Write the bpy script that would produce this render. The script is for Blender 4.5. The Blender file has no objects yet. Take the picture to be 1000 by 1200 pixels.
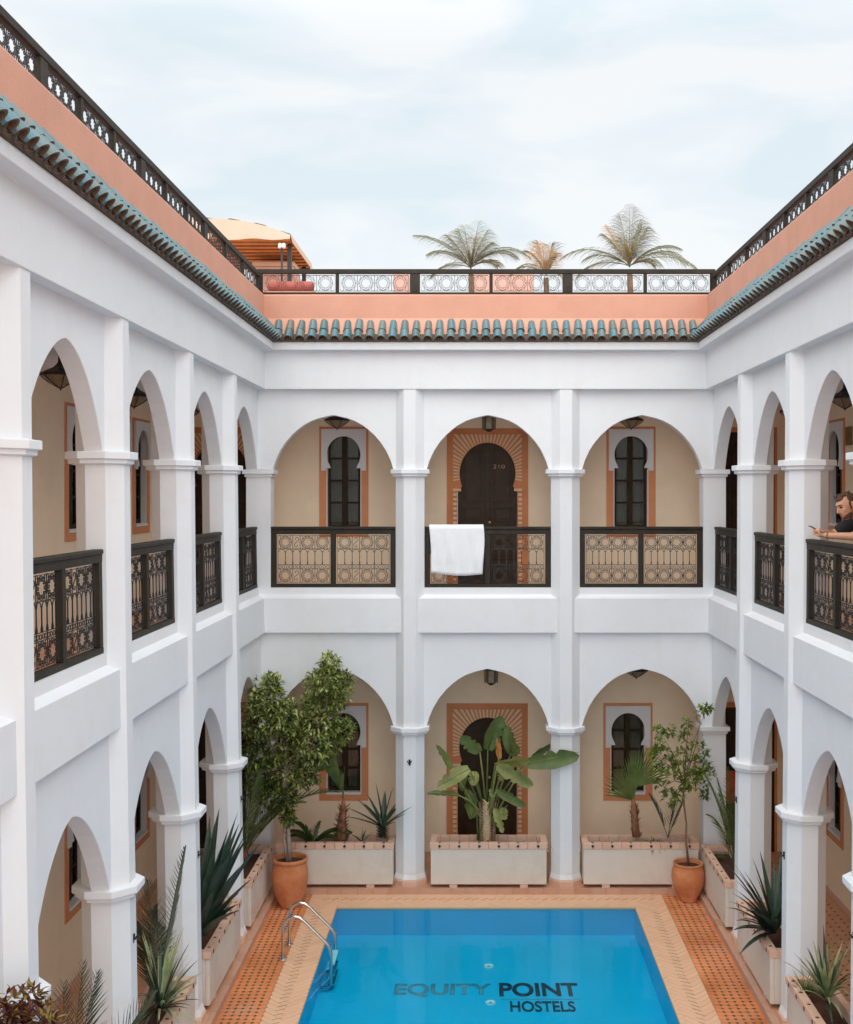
import bpy, bmesh, math, random
from mathutils import Vector, Matrix
random.seed(11)
R = math.radians
sc = bpy.context.scene
# ---------------------------------------------------------------- camera
F = 1332.0; VX = 557.0; VY = 580.0; CY = -14.56; CZ = 5.03
cam = bpy.data.cameras.new('camera'); co = bpy.data.objects.new('camera', cam); sc.collection.objects.link(co)
co.location = (0, CY, CZ); co.rotation_euler = (R(90), 0, 0)
cam.sensor_width = 36; cam.lens = 36 * F / 1200
cam.shift_x = -(VX - 500) / 1200; cam.shift_y = -(600 - VY) / 1200
cam.clip_start = 0.05; cam.clip_end = 500
sc.camera = co
# ---------------------------------------------------------------- world, sun, exposure
SUN_EL, SUN_AZ = 42, 184
w = bpy.data.worlds.new('World'); sc.world = w; w.use_nodes = True
nt = w.node_tree; nt.nodes.clear()
out = nt.nodes.new('ShaderNodeOutputWorld'); bg = nt.nodes.new('ShaderNodeBackground')
sky = nt.nodes.new('ShaderNodeTexSky'); sky.sky_type = 'NISHITA'; sky.sun_disc = False
sky.sun_elevation = R(SUN_EL); sky.sun_rotation = R(SUN_AZ)
tc = nt.nodes.new('ShaderNodeTexCoord'); mp = nt.nodes.new('ShaderNodeMapping')
mp.inputs['Scale'].default_value = (1.0, 1.0, 3.2); mp.inputs['Rotation'].default_value = (0, R(12), 0)
n1 = nt.nodes.new('ShaderNodeTexNoise'); n1.inputs['Scale'].default_value = 4.2; n1.inputs['Detail'].default_value = 7; n1.inputs['Roughness'].default_value = .5
n1.inputs['Distortion'].default_value = .3
cr = nt.nodes.new('ShaderNodeValToRGB')
cr.color_ramp.elements[0].position = .40; cr.color_ramp.elements[0].color = (3.70, 4.15, 4.38, 1)
cr.color_ramp.elements[1].position = .57; cr.color_ramp.elements[1].color = (4.48, 4.6, 4.66, 1)
mx = nt.nodes.new('ShaderNodeMixRGB'); mx.inputs[0].default_value = .95
nt.links.new(tc.outputs['Generated'], mp.inputs[0]); nt.links.new(mp.outputs[0], n1.inputs[0])
nt.links.new(n1.outputs[0], cr.inputs[0]); nt.links.new(sky.outputs[0], mx.inputs[1]); nt.links.new(cr.outputs[0], mx.inputs[2])
# an overcast sky is brighter overhead than near the horizon
sx = nt.nodes.new('ShaderNodeSeparateXYZ'); nt.links.new(tc.outputs['Generated'], sx.inputs[0])
mr = nt.nodes.new('ShaderNodeMapRange'); mr.inputs[1].default_value = .36; mr.inputs[2].default_value = 1.0
mr.inputs[3].default_value = 1.0; mr.inputs[4].default_value = 2.2
nt.links.new(sx.outputs[2], mr.inputs[0])
vm = nt.nodes.new('ShaderNodeVectorMath'); vm.operation = 'SCALE'
nt.links.new(mx.outputs[0], vm.inputs[0]); nt.links.new(mr.outputs[0], vm.inputs['Scale'])
nt.links.new(vm.outputs[0], bg.inputs[0]); bg.inputs[1].default_value = .1
nt.links.new(bg.outputs[0], out.inputs[0])
sl = bpy.data.lights.new('sun', 'SUN'); sl.energy = 1.5; sl.angle = R(110); sl.color = (1, .95, .88)
so = bpy.data.objects.new('sun', sl); sc.collection.objects.link(so)
so.rotation_euler = (R(90 - SUN_EL), 0, R(-(SUN_AZ) + 180 + 0))
sc.view_settings.view_transform = 'Standard'; sc.view_settings.look = 'None'
sc.view_settings.exposure = 1.06; sc.view_settings.gamma = 1
sc.render.engine = 'CYCLES'
sc.cycles.max_bounces = 12; sc.cycles.diffuse_bounces = 8; sc.cycles.transparent_max_bounces = 16

# ---------------------------------------------------------------- materials
def mat(name, col, rough=.7, var=.08, scale=3, bump=0, bscale=60, metal=0, var2=None, rnd=None, spec=.5, sheen=0, dist=.004):
    m = bpy.data.materials.new(name); m.use_nodes = True
    t = m.node_tree; p = t.nodes['Principled BSDF']
    p.inputs['Roughness'].default_value = rough; p.inputs['Metallic'].default_value = metal
    p.inputs['Specular IOR Level'].default_value = spec
    tc = t.nodes.new('ShaderNodeTexCoord')
    n = t.nodes.new('ShaderNodeTexNoise'); n.inputs['Scale'].default_value = scale; n.inputs['Detail'].default_value = 6
    n.inputs['Roughness'].default_value = .6
    t.links.new(tc.outputs['Object'], n.inputs[0])
    r = t.nodes.new('ShaderNodeValToRGB')
    a = tuple(max(0, c * (1 - var)) for c in col); b = tuple(min(1, c * (1 + var)) for c in col)
    if var2: a = var2
    r.color_ramp.elements[0].position = .3; r.color_ramp.elements[1].position = .7
    r.color_ramp.elements[0].color = (*a, 1); r.color_ramp.elements[1].color = (*b, 1)
    t.links.new(n.outputs[0], r.inputs[0]); last = r.outputs[0]
    if rnd:
        oi = t.nodes.new('ShaderNodeObjectInfo'); r2 = t.nodes.new('ShaderNodeValToRGB')
        r2.color_ramp.interpolation = 'LINEAR'
        while len(r2.color_ramp.elements) < len(rnd): r2.color_ramp.elements.new(.5)
        for i, c in enumerate(rnd):
            r2.color_ramp.elements[i].position = i / (len(rnd) - 1); r2.color_ramp.elements[i].color = (*c, 1)
        t.links.new(oi.outputs['Random'], r2.inputs[0])
        m2 = t.nodes.new('ShaderNodeMixRGB'); m2.blend_type = 'MIX'; m2.inputs[0].default_value = .65
        t.links.new(last, m2.inputs[1]); t.links.new(r2.outputs[0], m2.inputs[2]); last = m2.outputs[0]
    t.links.new(last, p.inputs['Base Color'])
    if bump:
        nb = t.nodes.new('ShaderNodeTexNoise'); nb.inputs['Scale'].default_value = bscale; nb.inputs['Detail'].default_value = 4
        t.links.new(tc.outputs['Object'], nb.inputs[0])
        bp = t.nodes.new('ShaderNodeBump'); bp.inputs['Strength'].default_value = bump; bp.inputs['Distance'].default_value = dist
        t.links.new(nb.outputs[0], bp.inputs['Height']); t.links.new(bp.outputs[0], p.inputs['Normal'])
    return m
def add_grime(m, col, amt, scale=1.2, z0=None, z1=None, streak=True):
    """weather stains with a shape of their own mixed over the base colour"""
    t = m.node_tree; p = t.nodes['Principled BSDF']
    src = p.inputs['Base Color'].links[0].from_socket
    tc = t.nodes.new('ShaderNodeTexCoord'); mp = t.nodes.new('ShaderNodeMapping')
    mp.inputs['Scale'].default_value = (6, 6, .7) if streak else (1, 1, 1)
    n = t.nodes.new('ShaderNodeTexNoise'); n.inputs['Scale'].default_value = scale; n.inputs['Detail'].default_value = 7; n.inputs['Roughness'].default_value = .65
    t.links.new(tc.outputs['Object'], mp.inputs[0]); t.links.new(mp.outputs[0], n.inputs[0])
    r = t.nodes.new('ShaderNodeValToRGB'); r.color_ramp.elements[0].position = .5; r.color_ramp.elements[1].position = .75
    r.color_ramp.elements[0].color = (0, 0, 0, 1); r.color_ramp.elements[1].color = (amt, amt, amt, 1)
    t.links.new(n.outputs[0], r.inputs[0]); f = r.outputs[0]
    if z0 is not None:
        s = t.nodes.new('ShaderNodeSeparateXYZ'); t.links.new(tc.outputs['Object'], s.inputs[0])
        g = t.nodes.new('ShaderNodeMapRange'); g.inputs[1].default_value = z0; g.inputs[2].default_value = z1
        g.inputs[3].default_value = 0; g.inputs[4].default_value = 1
        t.links.new(s.outputs[2], g.inputs[0])
        q = t.nodes.new('ShaderNodeMath'); q.operation = 'MULTIPLY'
        t.links.new(f, q.inputs[0]); t.links.new(g.outputs[0], q.inputs[1]); f = q.outputs[0]
    m2 = t.nodes.new('ShaderNodeMixRGB'); m2.inputs[2].default_value = (*col, 1)
    t.links.new(f, m2.inputs[0]); t.links.new(src, m2.inputs[1]); t.links.new(m2.outputs[0], p.inputs['Base Color'])
M = {}
M['white'] = mat('white_plaster', (.755, .776, .806), .75, .022, .9, .6, 8, dist=.006); add_grime(M['white'], (.64, .62, .60), .16, .6); add_grime(M['white'], (.62, .52, .42), .85, 2.2, z0=.75, z1=.12, streak=False); add_grime(M['white'], (.70, .69, .68), .35, 5, streak=False)
M['cream'] = mat('cream_plaster', (.92, .78, .595), .85, .05, 2.2, .5, 70); add_grime(M['cream'], (.84, .68, .50), .3, 1.5, streak=False)
M['pink'] = mat('pink_plaster', (.61, .31, .22), .85, .06, 2.5, .5, 50); add_grime(M['pink'], (.62, .29, .21), .4, 1.6)
M['pinkdk'] = mat('orange_paint', (.68, .29, .14), .7, .08, 4, .2, 60)
M['orange'] = mat('door_surround_orange', (.62, .24, .10), .7, .1, 4, .2, 60)
M['buff'] = mat('buff_brick', (.76, .55, .36), .8, .12, 9, .3, 60, rnd=[(.72, .50, .32), (.80, .60, .40)])
M['wood'] = mat('dark_wood', (.036, .019, .009), .5, .35, 9, .3, 40, spec=.3)
M['woodwin'] = mat('window_wood', (.036, .021, .010), .6, .3, 9, .3, 40, spec=.15)
M['iron'] = mat('wrought_iron', (.018, .016, .016), .5, .15, 20)
M['rail'] = mat('charcoal_painted_wood', (.028, .023, .017), .6, .22, 6, .4, 30, spec=.25); add_grime(M['rail'], (.07, .05, .035), .35, 3, streak=False)
M['tile'] = mat('glazed_roof_tile', (.085, .165, .18), .3, .15, 14, .3, 60, rnd=[(.045, .09, .095), (.085, .18, .20), (.04, .17, .23), (.14, .17, .155), (.10, .20, .22), (.17, .15, .12), (.06, .12, .125), (.05, .15, .18)])
add_grime(M['tile'], (.27, .21, .16), .5, 3, streak=False)
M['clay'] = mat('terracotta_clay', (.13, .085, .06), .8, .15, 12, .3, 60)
M['dirt'] = mat('soil', (.085, .034, .018), .95, .45, 30, .8, 90, dist=.02)
M['pot'] = mat('terracotta_pot', (.56, .23, .105), .75, .14, 5, .4, 40, var2=(.46, .15, .055), spec=.25); add_grime(M['pot'], (.62, .36, .25), .45, 3, streak=False)
M['planter'] = mat('planter_limewash', (.66, .60, .53), .85, .05, 3, .4, 50); add_grime(M['planter'], (.42, .33, .25), .55, 1.4, streak=False)
M['rim'] = mat('planter_rim_tile', (.68, .44, .33), .7, .12, 7, .3, 60, rnd=[(.64, .40, .29), (.72, .48, .36), (.66, .44, .34)], spec=.25)
M['green_tile'] = mat('green_glazed_inlay', (.022, .04, .028), .35, .3, 30)
M['inlay'] = mat('green_floor_inlay', (.085, .085, .05), .4, .5, 8)
M['brick'] = mat('floor_bejmat', (.66, .25, .105), .65, .22, 1.6, .3, 80, var2=(.50, .165, .055), spec=.25); add_grime(M['brick'], (.62, .36, .25), .5, 2.0, streak=False)
M['grout'] = mat('floor_grout', (.50, .215, .10), .9, .15, 6)
M['coping'] = mat('coping_brick', (.74, .47, .31), .75, .08, 6, .3, 60, rnd=[(.74, .44, .26), (.82, .52, .33), (.78, .47, .30)], spec=.25); add_grime(M['coping'], (.60, .36, .23), .4, 2.0, streak=False)
M['joint'] = mat('coping_joint', (.70, .43, .27), .9, .1, 6)
M['slot'] = mat('coping_dark_joint', (.36, .23, .16), .9, .2, 6)
M['curb'] = mat('curb_brick', (.52, .30, .21), .8, .14, 6, .4, 60, rnd=[(.46, .24, .16), (.58, .34, .24), (.50, .33, .25)])
M['floor'] = mat('gallery_floor_tile', (.60, .30, .17), .4, .18, 3, .2, 50)
M['steel'] = mat('polished_steel', (.62, .62, .60), .22, .05, 9, metal=1)
M['cloth'] = mat('white_towel', (.80, .83, .86), .95, .03, 10, .6, 140)
M['canvas'] = mat('cream_canvas', (.56, .46, .36), .9, .05, 3, .3, 20)
M['reed'] = mat('reed_lining', (.80, .38, .10), .8, .2, 5)
M['curtain'] = mat('grey_curtain', (.32, .29, .25), .9, .1, 6)
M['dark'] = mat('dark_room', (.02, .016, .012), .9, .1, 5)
M['skin'] = mat('skin', (.62, .33, .21), .55, .08, 14)
M['hair'] = mat('brown_hair', (.075, .036, .018), .7, .3, 40, .8, 120)
M['shirt'] = mat('black_tshirt', (.022, .023, .026), .9, .15, 10, .3, 60)
M['trouser'] = mat('grey_shorts', (.12, .12, .13), .9, .1, 10)
M['phone'] = mat('phone_black', (.015, .015, .017), .25, .05, 3)
M['bark'] = mat('pale_bark', (.40, .32, .26), .85, .2, 12, .6, 40)
M['bark2'] = mat('brown_bark', (.20, .12, .075), .9, .25, 14, .8, 40)
M['fibre'] = mat('palm_fibre', (.22, .10, .05), .9, .35, 18, .8, 40)
def leafmat(name, a, b, rough=.5, trans=.32):
    m = mat(name, a, rough, .2, 5, var2=b)
    t = m.node_tree; p = t.nodes['Principled BSDF']; o = t.nodes['Material Output']
    tr = t.nodes.new('ShaderNodeBsdfTranslucent'); mxs = t.nodes.new('ShaderNodeMixShader'); mxs.inputs[0].default_value = trans
    t.links.new(p.inputs['Base Color'].links[0].from_socket, tr.inputs[0])
    t.links.new(p.outputs[0], mxs.inputs[1]); t.links.new(tr.outputs[0], mxs.inputs[2]); t.links.new(mxs.outputs[0], o.inputs[0])
    return m
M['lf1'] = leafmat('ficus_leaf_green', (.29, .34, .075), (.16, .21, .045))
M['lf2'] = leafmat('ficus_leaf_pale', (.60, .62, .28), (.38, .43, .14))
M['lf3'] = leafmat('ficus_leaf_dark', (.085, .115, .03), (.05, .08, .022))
M['ct1'] = leafmat('citrus_leaf', (.23, .30, .045), (.12, .19, .03))
M['ct2'] = leafmat('citrus_leaf_dark', (.10, .16, .03), (.06, .11, .025))
M['str'] = leafmat('strelitzia_leaf', (.16, .215, .06), (.08, .13, .035), .35)
M['stry'] = leafmat('strelitzia_leaf_yellowing', (.36, .36, .12), (.17, .21, .06), .4)
M['stro'] = leafmat('strelitzia_leaf_dry', (.62, .26, .07), (.45, .17, .05), .6)
M['tan'] = mat('dry_leaf_tan', (.50, .37, .22), .8, .2, 10)
M['agv'] = leafmat('agave_leaf', (.055, .095, .06), (.03, .058, .04), .5, .1)
M['agd'] = leafmat('agave_leaf_dark', (.045, .08, .055), (.025, .05, .035), .5, .08)
M['var'] = leafmat('variegated_blade', (.42, .44, .24), (.18, .25, .10), .5, .15)
M['plm'] = leafmat('palm_leaflet', (.15, .19, .06), (.06, .085, .03))
M['plg'] = leafmat('grey_palm_leaflet', (.10, .12, .07), (.06, .08, .05))
M['fan'] = leafmat('fan_palm_leaf', (.15, .20, .05), (.08, .13, .035))
M['ro1'] = leafmat('roof_palm_leaflet', (.24, .25, .15), (.15, .165, .10))
M['ro2'] = leafmat('roof_palm_heart', (.38, .27, .07), (.24, .19, .06))
M['ro3'] = leafmat('roof_palm_dry', (.55, .36, .19), (.42, .27, .13))
M['cro'] = leafmat('croton_leaf_red', (.13, .035, .02), (.06, .02, .015))
M['cry'] = leafmat('croton_leaf_yellow', (.38, .27, .05), (.20, .12, .03))
M['fern'] = leafmat('fern_leaf', (.08, .13, .03), (.04, .07, .02))
M['brass'] = mat('brass', (.62, .42, .25), .4, .1, 10, metal=.7)
M['lglass'] = mat('lantern_glass', (.22, .17, .10), .3, .3, 20)
M['white2'] = mat('white_paint', (.78, .78, .78), .5, .02, 5)
M['red'] = mat('red_cloth', (.45, .07, .03), .8, .3, 8)
M['cush'] = mat('red_cushion', (.34, .09, .07), .85, .15, 6)
M['pinkgrey'] = mat('faded_pink_render', (.60, .40, .34), .9, .08, 3, .3, 40)
M['vent'] = mat('brown_vent', (.22, .14, .06), .7, .1, 8)
# window glass and water
g = bpy.data.materials.new('window_glass'); g.use_nodes = True; t = g.node_tree; o = t.nodes['Material Output']; t.nodes.remove(t.nodes['Principled BSDF'])
a = t.nodes.new('ShaderNodeBsdfTransparent'); a.inputs[0].default_value = (.75, .78, .76, 1); b = t.nodes.new('ShaderNodeBsdfGlossy'); b.inputs['Roughness'].default_value = .06
fr = t.nodes.new('ShaderNodeFresnel'); fr.inputs[0].default_value = 1.55; m_ = t.nodes.new('ShaderNodeMixShader')
t.links.new(fr.outputs[0], m_.inputs[0]); t.links.new(a.outputs[0], m_.inputs[1]); t.links.new(b.outputs[0], m_.inputs[2]); t.links.new(m_.outputs[0], o.inputs[0]); M['glass'] = g
g = bpy.data.materials.new('pool_water'); g.use_nodes = True; t = g.node_tree; o = t.nodes['Material Output']; t.nodes.remove(t.nodes['Principled BSDF'])
a = t.nodes.new('ShaderNodeBsdfTransparent'); a.inputs[0].default_value = (.62, .93, .97, 1); b = t.nodes.new('ShaderNodeBsdfGlossy'); b.inputs['Roughness'].default_value = .04
fr = t.nodes.new('ShaderNodeFresnel'); fr.inputs[0].default_value = 1.19; m_ = t.nodes.new('ShaderNodeMixShader')
nz = t.nodes.new('ShaderNodeTexNoise'); nz.inputs['Scale'].default_value = 5; nz.inputs['Detail'].default_value = 3
bp = t.nodes.new('ShaderNodeBump'); bp.inputs['Strength'].default_value = .25; bp.inputs['Distance'].default_value = .01
tc_ = t.nodes.new('ShaderNodeTexCoord'); t.links.new(tc_.outputs['Object'], nz.inputs[0]); t.links.new(nz.outputs[0], bp.inputs['Height'])
t.links.new(bp.outputs[0], b.inputs['Normal']); t.links.new(bp.outputs[0], fr.inputs['Normal'])
t.links.new(fr.outputs[0], m_.inputs[0]); t.links.new(a.outputs[0], m_.inputs[1]); t.links.new(b.outputs[0], m_.inputs[2]); t.links.new(m_.outputs[0], o.inputs[0]); M['water'] = g
# pool mosaic: tiny squares far below a pixel, each a touch different
m = mat('pool_mosaic', (.001, .49, .74), .4, .06, 1.2)
t = m.node_tree; p = t.nodes['Principled BSDF']; src = p.inputs['Base Color'].links[0].from_socket
ck = t.nodes.new('ShaderNodeTexBrick'); ck.offset = 0; ck.inputs['Scale'].default_value = 1; ck.inputs['Brick Width'].default_value = .025; ck.inputs['Row Height'].default_value = .025
ck.inputs['Mortar Size'].default_value = .0012; ck.inputs['Color1'].default_value = (.92, .96, 1, 1); ck.inputs['Color2'].default_value = (1, 1, 1, 1); ck.inputs['Mortar'].default_value = (1.0, 1.0, 1.0, 1)
tcc = t.nodes.new('ShaderNodeTexCoord'); t.links.new(tcc.outputs['Object'], ck.inputs[0])
mu = t.nodes.new('ShaderNodeMixRGB'); mu.blend_type = 'MULTIPLY'; mu.inputs[0].default_value = 1
t.links.new(src, mu.inputs[1]); t.links.new(ck.outputs[0], mu.inputs[2]); t.links.new(mu.outputs[0], p.inputs['Base Color']); M['mosaic'] = m
M['let1'] = mat('grey_mosaic_letters', (.10, .28, .36), .5, .25, 40)
M['let2'] = mat('black_mosaic_letters', (.01, .02, .035), .5, .25, 40)

# ---------------------------------------------------------------- mesh helpers
class MB:
    def __init__(s): s.v = []; s.f = []; s.m = []
    def vert(s, p): s.v.append(tuple(p)); return len(s.v) - 1
    def face(s, idx, mi=0): s.f.append(tuple(idx)); s.m.append(mi)
    def poly(s, pts, mi=0): s.face([s.vert(p) for p in pts], mi)
    def box(s, a, b, T=None, mi=0):
        (x0, y0, z0), (x1, y1, z1) = a, b
        P = [(x0, y0, z0), (x1, y0, z0), (x1, y1, z0), (x0, y1, z0), (x0, y0, z1), (x1, y0, z1), (x1, y1, z1), (x0, y1, z1)]
        if T: P = [T(*p) for p in P]
        i = len(s.v); s.v += [tuple(p) for p in P]
        for f in ((0, 3, 2, 1), (4, 5, 6, 7), (0, 1, 5, 4), (1, 2, 6, 5), (2, 3, 7, 6), (3, 0, 4, 7)):
            s.face([i + k for k in f], mi)
    def tube(s, pts, r, n=6, closed=False, mi=0, cap=True, T=None):
        pts = [Vector(T(*p) if T else p) for p in pts]; L = len(pts)
        rs = r if isinstance(r, (list, tuple)) else [r] * L
        i0 = len(s.v); up = None
        for k, p in enumerate(pts):
            a = pts[(k - 1) % L] if (closed or k > 0) else p; b = pts[(k + 1) % L] if (closed or k < L - 1) else p
            d = (b - a)
            d = d.normalized() if d.length > 1e-9 else Vector((0, 0, 1))
            if up is None: up = Vector((0, 0, 1)) if abs(d.z) < .9 else Vector((1, 0, 0))
            u = d.cross(up)
            if u.length < 1e-4: u = d.orthogonal()
            u.normalize(); vv = u.cross(d).normalized(); up = vv
            for j in range(n):
                t = 2 * math.pi * (j + .5) / n
                s.v.append(tuple(p + (u * math.cos(t) + vv * math.sin(t)) * rs[k]))
        for k in range(L if closed else L - 1):
            a = i0 + k * n; b = i0 + ((k + 1) % L) * n
            for j in range(n): s.face((a + j, a + (j + 1) % n, b + (j + 1) % n, b + j), mi)
        if cap and not closed:
            s.face([i0 + j for j in range(n)][::-1], mi); s.face([i0 + (L - 1) * n + j for j in range(n)], mi)
    def lathe(s, prof, c, n=24, mi=0, ph=0, T=None):
        i0 = len(s.v)
        for r, z in prof:
            for j in range(n):
                t = 2 * math.pi * j / n + ph
                p = (c[0] + r * math.cos(t), c[1] + r * math.sin(t), c[2] + z)
                s.v.append(tuple(T(*p) if T else p))
        for k in range(len(prof) - 1):
            for j in range(n):
                a = i0 + k * n; b = a + n
                s.face((a + j, a + (j + 1) % n, b + (j + 1) % n, b + j), mi)
        s.face([i0 + j for j in range(n)][::-1], mi); s.face([i0 + (len(prof) - 1) * n + j for j in range(n)], mi)
    def prism(s, outline, v0, v1, T, mi=0):
        """outline of (u,z); extruded between depths v0 and v1"""
        n = len(outline); i = len(s.v)
        for u, z in outline: s.v.append(tuple(T(u, v0, z)))
        for u, z in outline: s.v.append(tuple(T(u, v1, z)))
        s.face([i + k for k in range(n)], mi); s.face([i + n + k for k in range(n)][::-1], mi)
        for k in range(n): s.face((i + k, i + n + k, i + n + (k + 1) % n, i + (k + 1) % n), mi)
    def mesh(s, name, mats, smooth=False, fix=True, merge=0):
        me = bpy.data.meshes.new(name); me.from_pydata(s.v, [], s.f)
        for m in (mats if isinstance(mats, (list, tuple)) else [mats]): me.materials.append(m)
        me.polygons.foreach_set('material_index', s.m)
        if fix:
            bm = bmesh.new(); bm.from_mesh(me)
            if merge: bmesh.ops.remove_doubles(bm, verts=bm.verts, dist=merge)
            bmesh.ops.recalc_face_normals(bm, faces=bm.faces); bm.to_mesh(me); bm.free()
        if smooth: me.polygons.foreach_set('use_smooth', [True] * len(me.polygons))
        me.update(); return me
    def build(s, name, mats, parent=None, smooth=False, fix=True, merge=0, bevel=0):
        o = link(name, s.mesh(name, mats, smooth, fix, merge), parent)
        if bevel:
            b = o.modifiers.new('bevel', 'BEVEL'); b.width = bevel; b.segments = 2; b.limit_method = 'ANGLE'; b.angle_limit = R(40)
        return o
def link(name, me, parent=None):
    o = bpy.data.objects.new(name, me); sc.collection.objects.link(o)
    if parent: o.parent = parent
    return o
def thing(name, label, cat, group=None, loc=(0, 0, 0), rz=0):
    o = link(name, None); o.location = loc; o.rotation_euler.z = rz; o.empty_display_size = .2
    tag(o, label, cat, group); return o
def tag(o, label, cat, group=None):
    o['label'] = label; o['category'] = cat
    if group: o['group'] = group
    return o
def struct(o): o['kind'] = 'structure'; return o
def stuff(o): o['kind'] = 'stuff'; return o
def W(px, py, Y): return Vector(((px - VX) * Y / F, Y + CY, CZ - (py - VY) * Y / F))
XL, XR = -2.70, 2.97
def TB(u, v, z): return (u, v, z)
def leanL(z): return .0170 * max(0, 5.2 - z)      # the side facades batter inwards a little towards the ground
def leanR(z): return -.0085 * max(0, 5.2 - z)
def TL(u, v, z): return (XL - v + leanL(z), u, z)
def TR(u, v, z): return (XR + v + leanR(z), u, z)
def TL0(u, v, z): return (XL - v, u, z)
def TR0(u, v, z): return (XR + v, u, z)
YN = -14.3
def sweep(mb, prof, mi=0, y_near=YN):
    """closed (v,z) profile swept round the back and both sides of the court, mitred at the corners"""
    n = len(prof); i = len(mb.v)
    for k in range(4):
        for v, z in prof:
            mb.v.append([(XL - v + leanL(z), y_near, z), (XL - v + leanL(z), v, z), (XR + v + leanR(z), v, z), (XR + v + leanR(z), y_near, z)][k])
    for k in range(3):
        for j in range(n):
            a = i + k * n; b = a + n; j2 = (j + 1) % n
            mb.face((a + j, a + j2, b + j2, b + j), mi)
    mb.face([i + j for j in range(n)], mi); mb.face([i + 3 * n + j for j in range(n)][::-1], mi)
def rect(v0, z0, v1, z1): return [(v0, z0), (v1, z0), (v1, z1), (v0, z1)]

# ================================================================ SETTING
mb = MB(); mb.box((-60, -40, -1.0), (60, 90, -.9)); struct(mb.build('ground', M['grout']))
# courtyard floor bed
FX0, FX1 = -2.54, 2.86; PX0, PX1, PYF, PYN = -1.71, 1.975, -.545, -11.2
CX0, CX1, CYF = -2.07, 2.365, -.105
mb = MB()
mb.box((FX0 - .12, YN, -.30), (CX0 - .001, .05, -.055)); mb.box((CX1 + .001, YN, -.30), (FX1 + .12, .05, -.055))
floor = struct(mb.build('courtyard_floor', M['grout']))
# small terracotta pieces with green squares where their corners meet
mb = MB(); gi = MB(); P = .0765
def paving(x0, x1, y0, y1):
    nx = max(1, round((x1 - x0) / P)); ny = int((y1 - y0) / P); sx_ = (x1 - x0) / nx; g_ = .0035; q = .019
    for i in range(nx):
        for j in range(ny):
            cx = x0 + (i + .5) * sx_; cy = y1 - (j + .5) * P; h = random.uniform(-.0012, .0015)
            a, b = sx_ / 2 - g_ / 2, P / 2 - g_ / 2
            o8 = [(-a + q, -b), (a - q, -b), (a, -b + q), (a, b - q), (a - q, b), (-a + q, b), (-a, b - q), (-a, -b + q)]
            mb.prism([(cx + u, cy + v) for u, v in o8], -.062, -.052 + h, lambda u, v, z: (u, z, v))
            if 0 < i: 
                xx, yy = x0 + i * sx_, y1 - (j + 1) * P; c = q - .0015
                gi.prism([(xx - c, yy), (xx, yy - c), (xx + c, yy), (xx, yy + c)], -.062, -.0518, lambda u, v, z: (u, z, v))
paving(FX0 + .02, CX0 - .004, YN, -.10); paving(CX1 + .004, FX1 - .02, YN, -.10)
stuff(mb.build('paving_tiles', M['brick'], floor)); stuff(gi.build('green_inlays', M['inlay'], floor))

# pool coping laid in herringbone bricks
mb = MB()
mb.box((CX0, PYF, -.0855), (CX1, CYF, -.058)); mb.box((CX0, YN, -.0855), (PX0, PYF, -.058)); mb.box((PX1, YN, -.0855), (CX1, PYF, -.058))
mb.box((PX0, YN, -.0855), (PX1, PYN, -.058))
cop = struct(mb.build('pool_coping', M['joint']))
def clip(poly, x0, x1, y0, y1):
    for ax, lim, sg in ((0, x0, 1), (0, x1, -1), (1, y0, 1), (1, y1, -1)):
        out_ = []
        for k in range(len(poly)):
            a, b = poly[k], poly[(k + 1) % len(poly)]; da, db = (a[ax] - lim) * sg, (b[ax] - lim) * sg
            if da >= 0: out_.append(a)
            if (da > 0 > db) or (da < 0 < db):
                t_ = da / (da - db); out_.append((a[0] + (b[0] - a[0]) * t_, a[1] + (b[1] - a[1]) * t_))
        poly = out_
        if len(poly) < 3: return []
    return poly
def area(p): return abs(sum(p[k][0] * p[(k + 1) % len(p)][1] - p[(k + 1) % len(p)][0] * p[k][1] for k in range(len(p)))) / 2
BW = .066; pieces = []
regs = [(CX0, CX1, PYF + .0, CYF), (CX0, PX0, YN, PYF), (PX1, CX1, YN, PYF)]
c45 = math.cos(R(45))
for i in range(-190, 190):
    for j in range(-190, 190):
        k = (i - j) % 8
        if k == 0: r = (i, j, i + 4, j + 1)
        elif k == 7: r = (i, j, i + 1, j + 4)
        else: continue
        # lattice of a 4:1 herringbone
        q = [(r[0] * BW + .0015, r[1] * BW + .0015), (r[2] * BW - .0015, r[1] * BW + .0015), (r[2] * BW - .0015, r[3] * BW - .0015), (r[0] * BW + .0015, r[3] * BW - .0015)]
        q = [((x - y) * c45, (x + y) * c45 - 6) for x, y in q]
        for (x0, x1, y0, y1) in regs:
            if max(p[0] for p in q) < x0 or min(p[0] for p in q) > x1 or max(p[1] for p in q) < y0 or min(p[1] for p in q) > y1: continue
            c = clip(q, x0, x1, y0, y1)
            if c and area(c) > .0006: pieces.append(c)
pieces.sort(key=lambda c: -sum(p[1] for p in c) / len(c))
near = MB(); cnt = 0
for c in pieces:
    yy = sum(p[1] for p in c) / len(c); h = random.uniform(-.0008, .0008)
    if cnt < 290 and area(c) > .004 and yy > -4.2:
        cx = sum(p[0] for p in c) / len(c); mb = MB()
        mb.prism([(p[0] - cx, p[1] - yy) for p in c], -.009, 0, lambda u, v, z: (u, z, v))
        o = mb.build('brick', M['coping'], cop); o.location = (cx, yy, -.05 + h); cnt += 1
    else:
        near.prism(c, -.0595, -.05 + h, lambda u, v, z: (u, z, v))
stuff(near.build('small_bricks', M['coping'], cop))
sl_ = MB()
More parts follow.
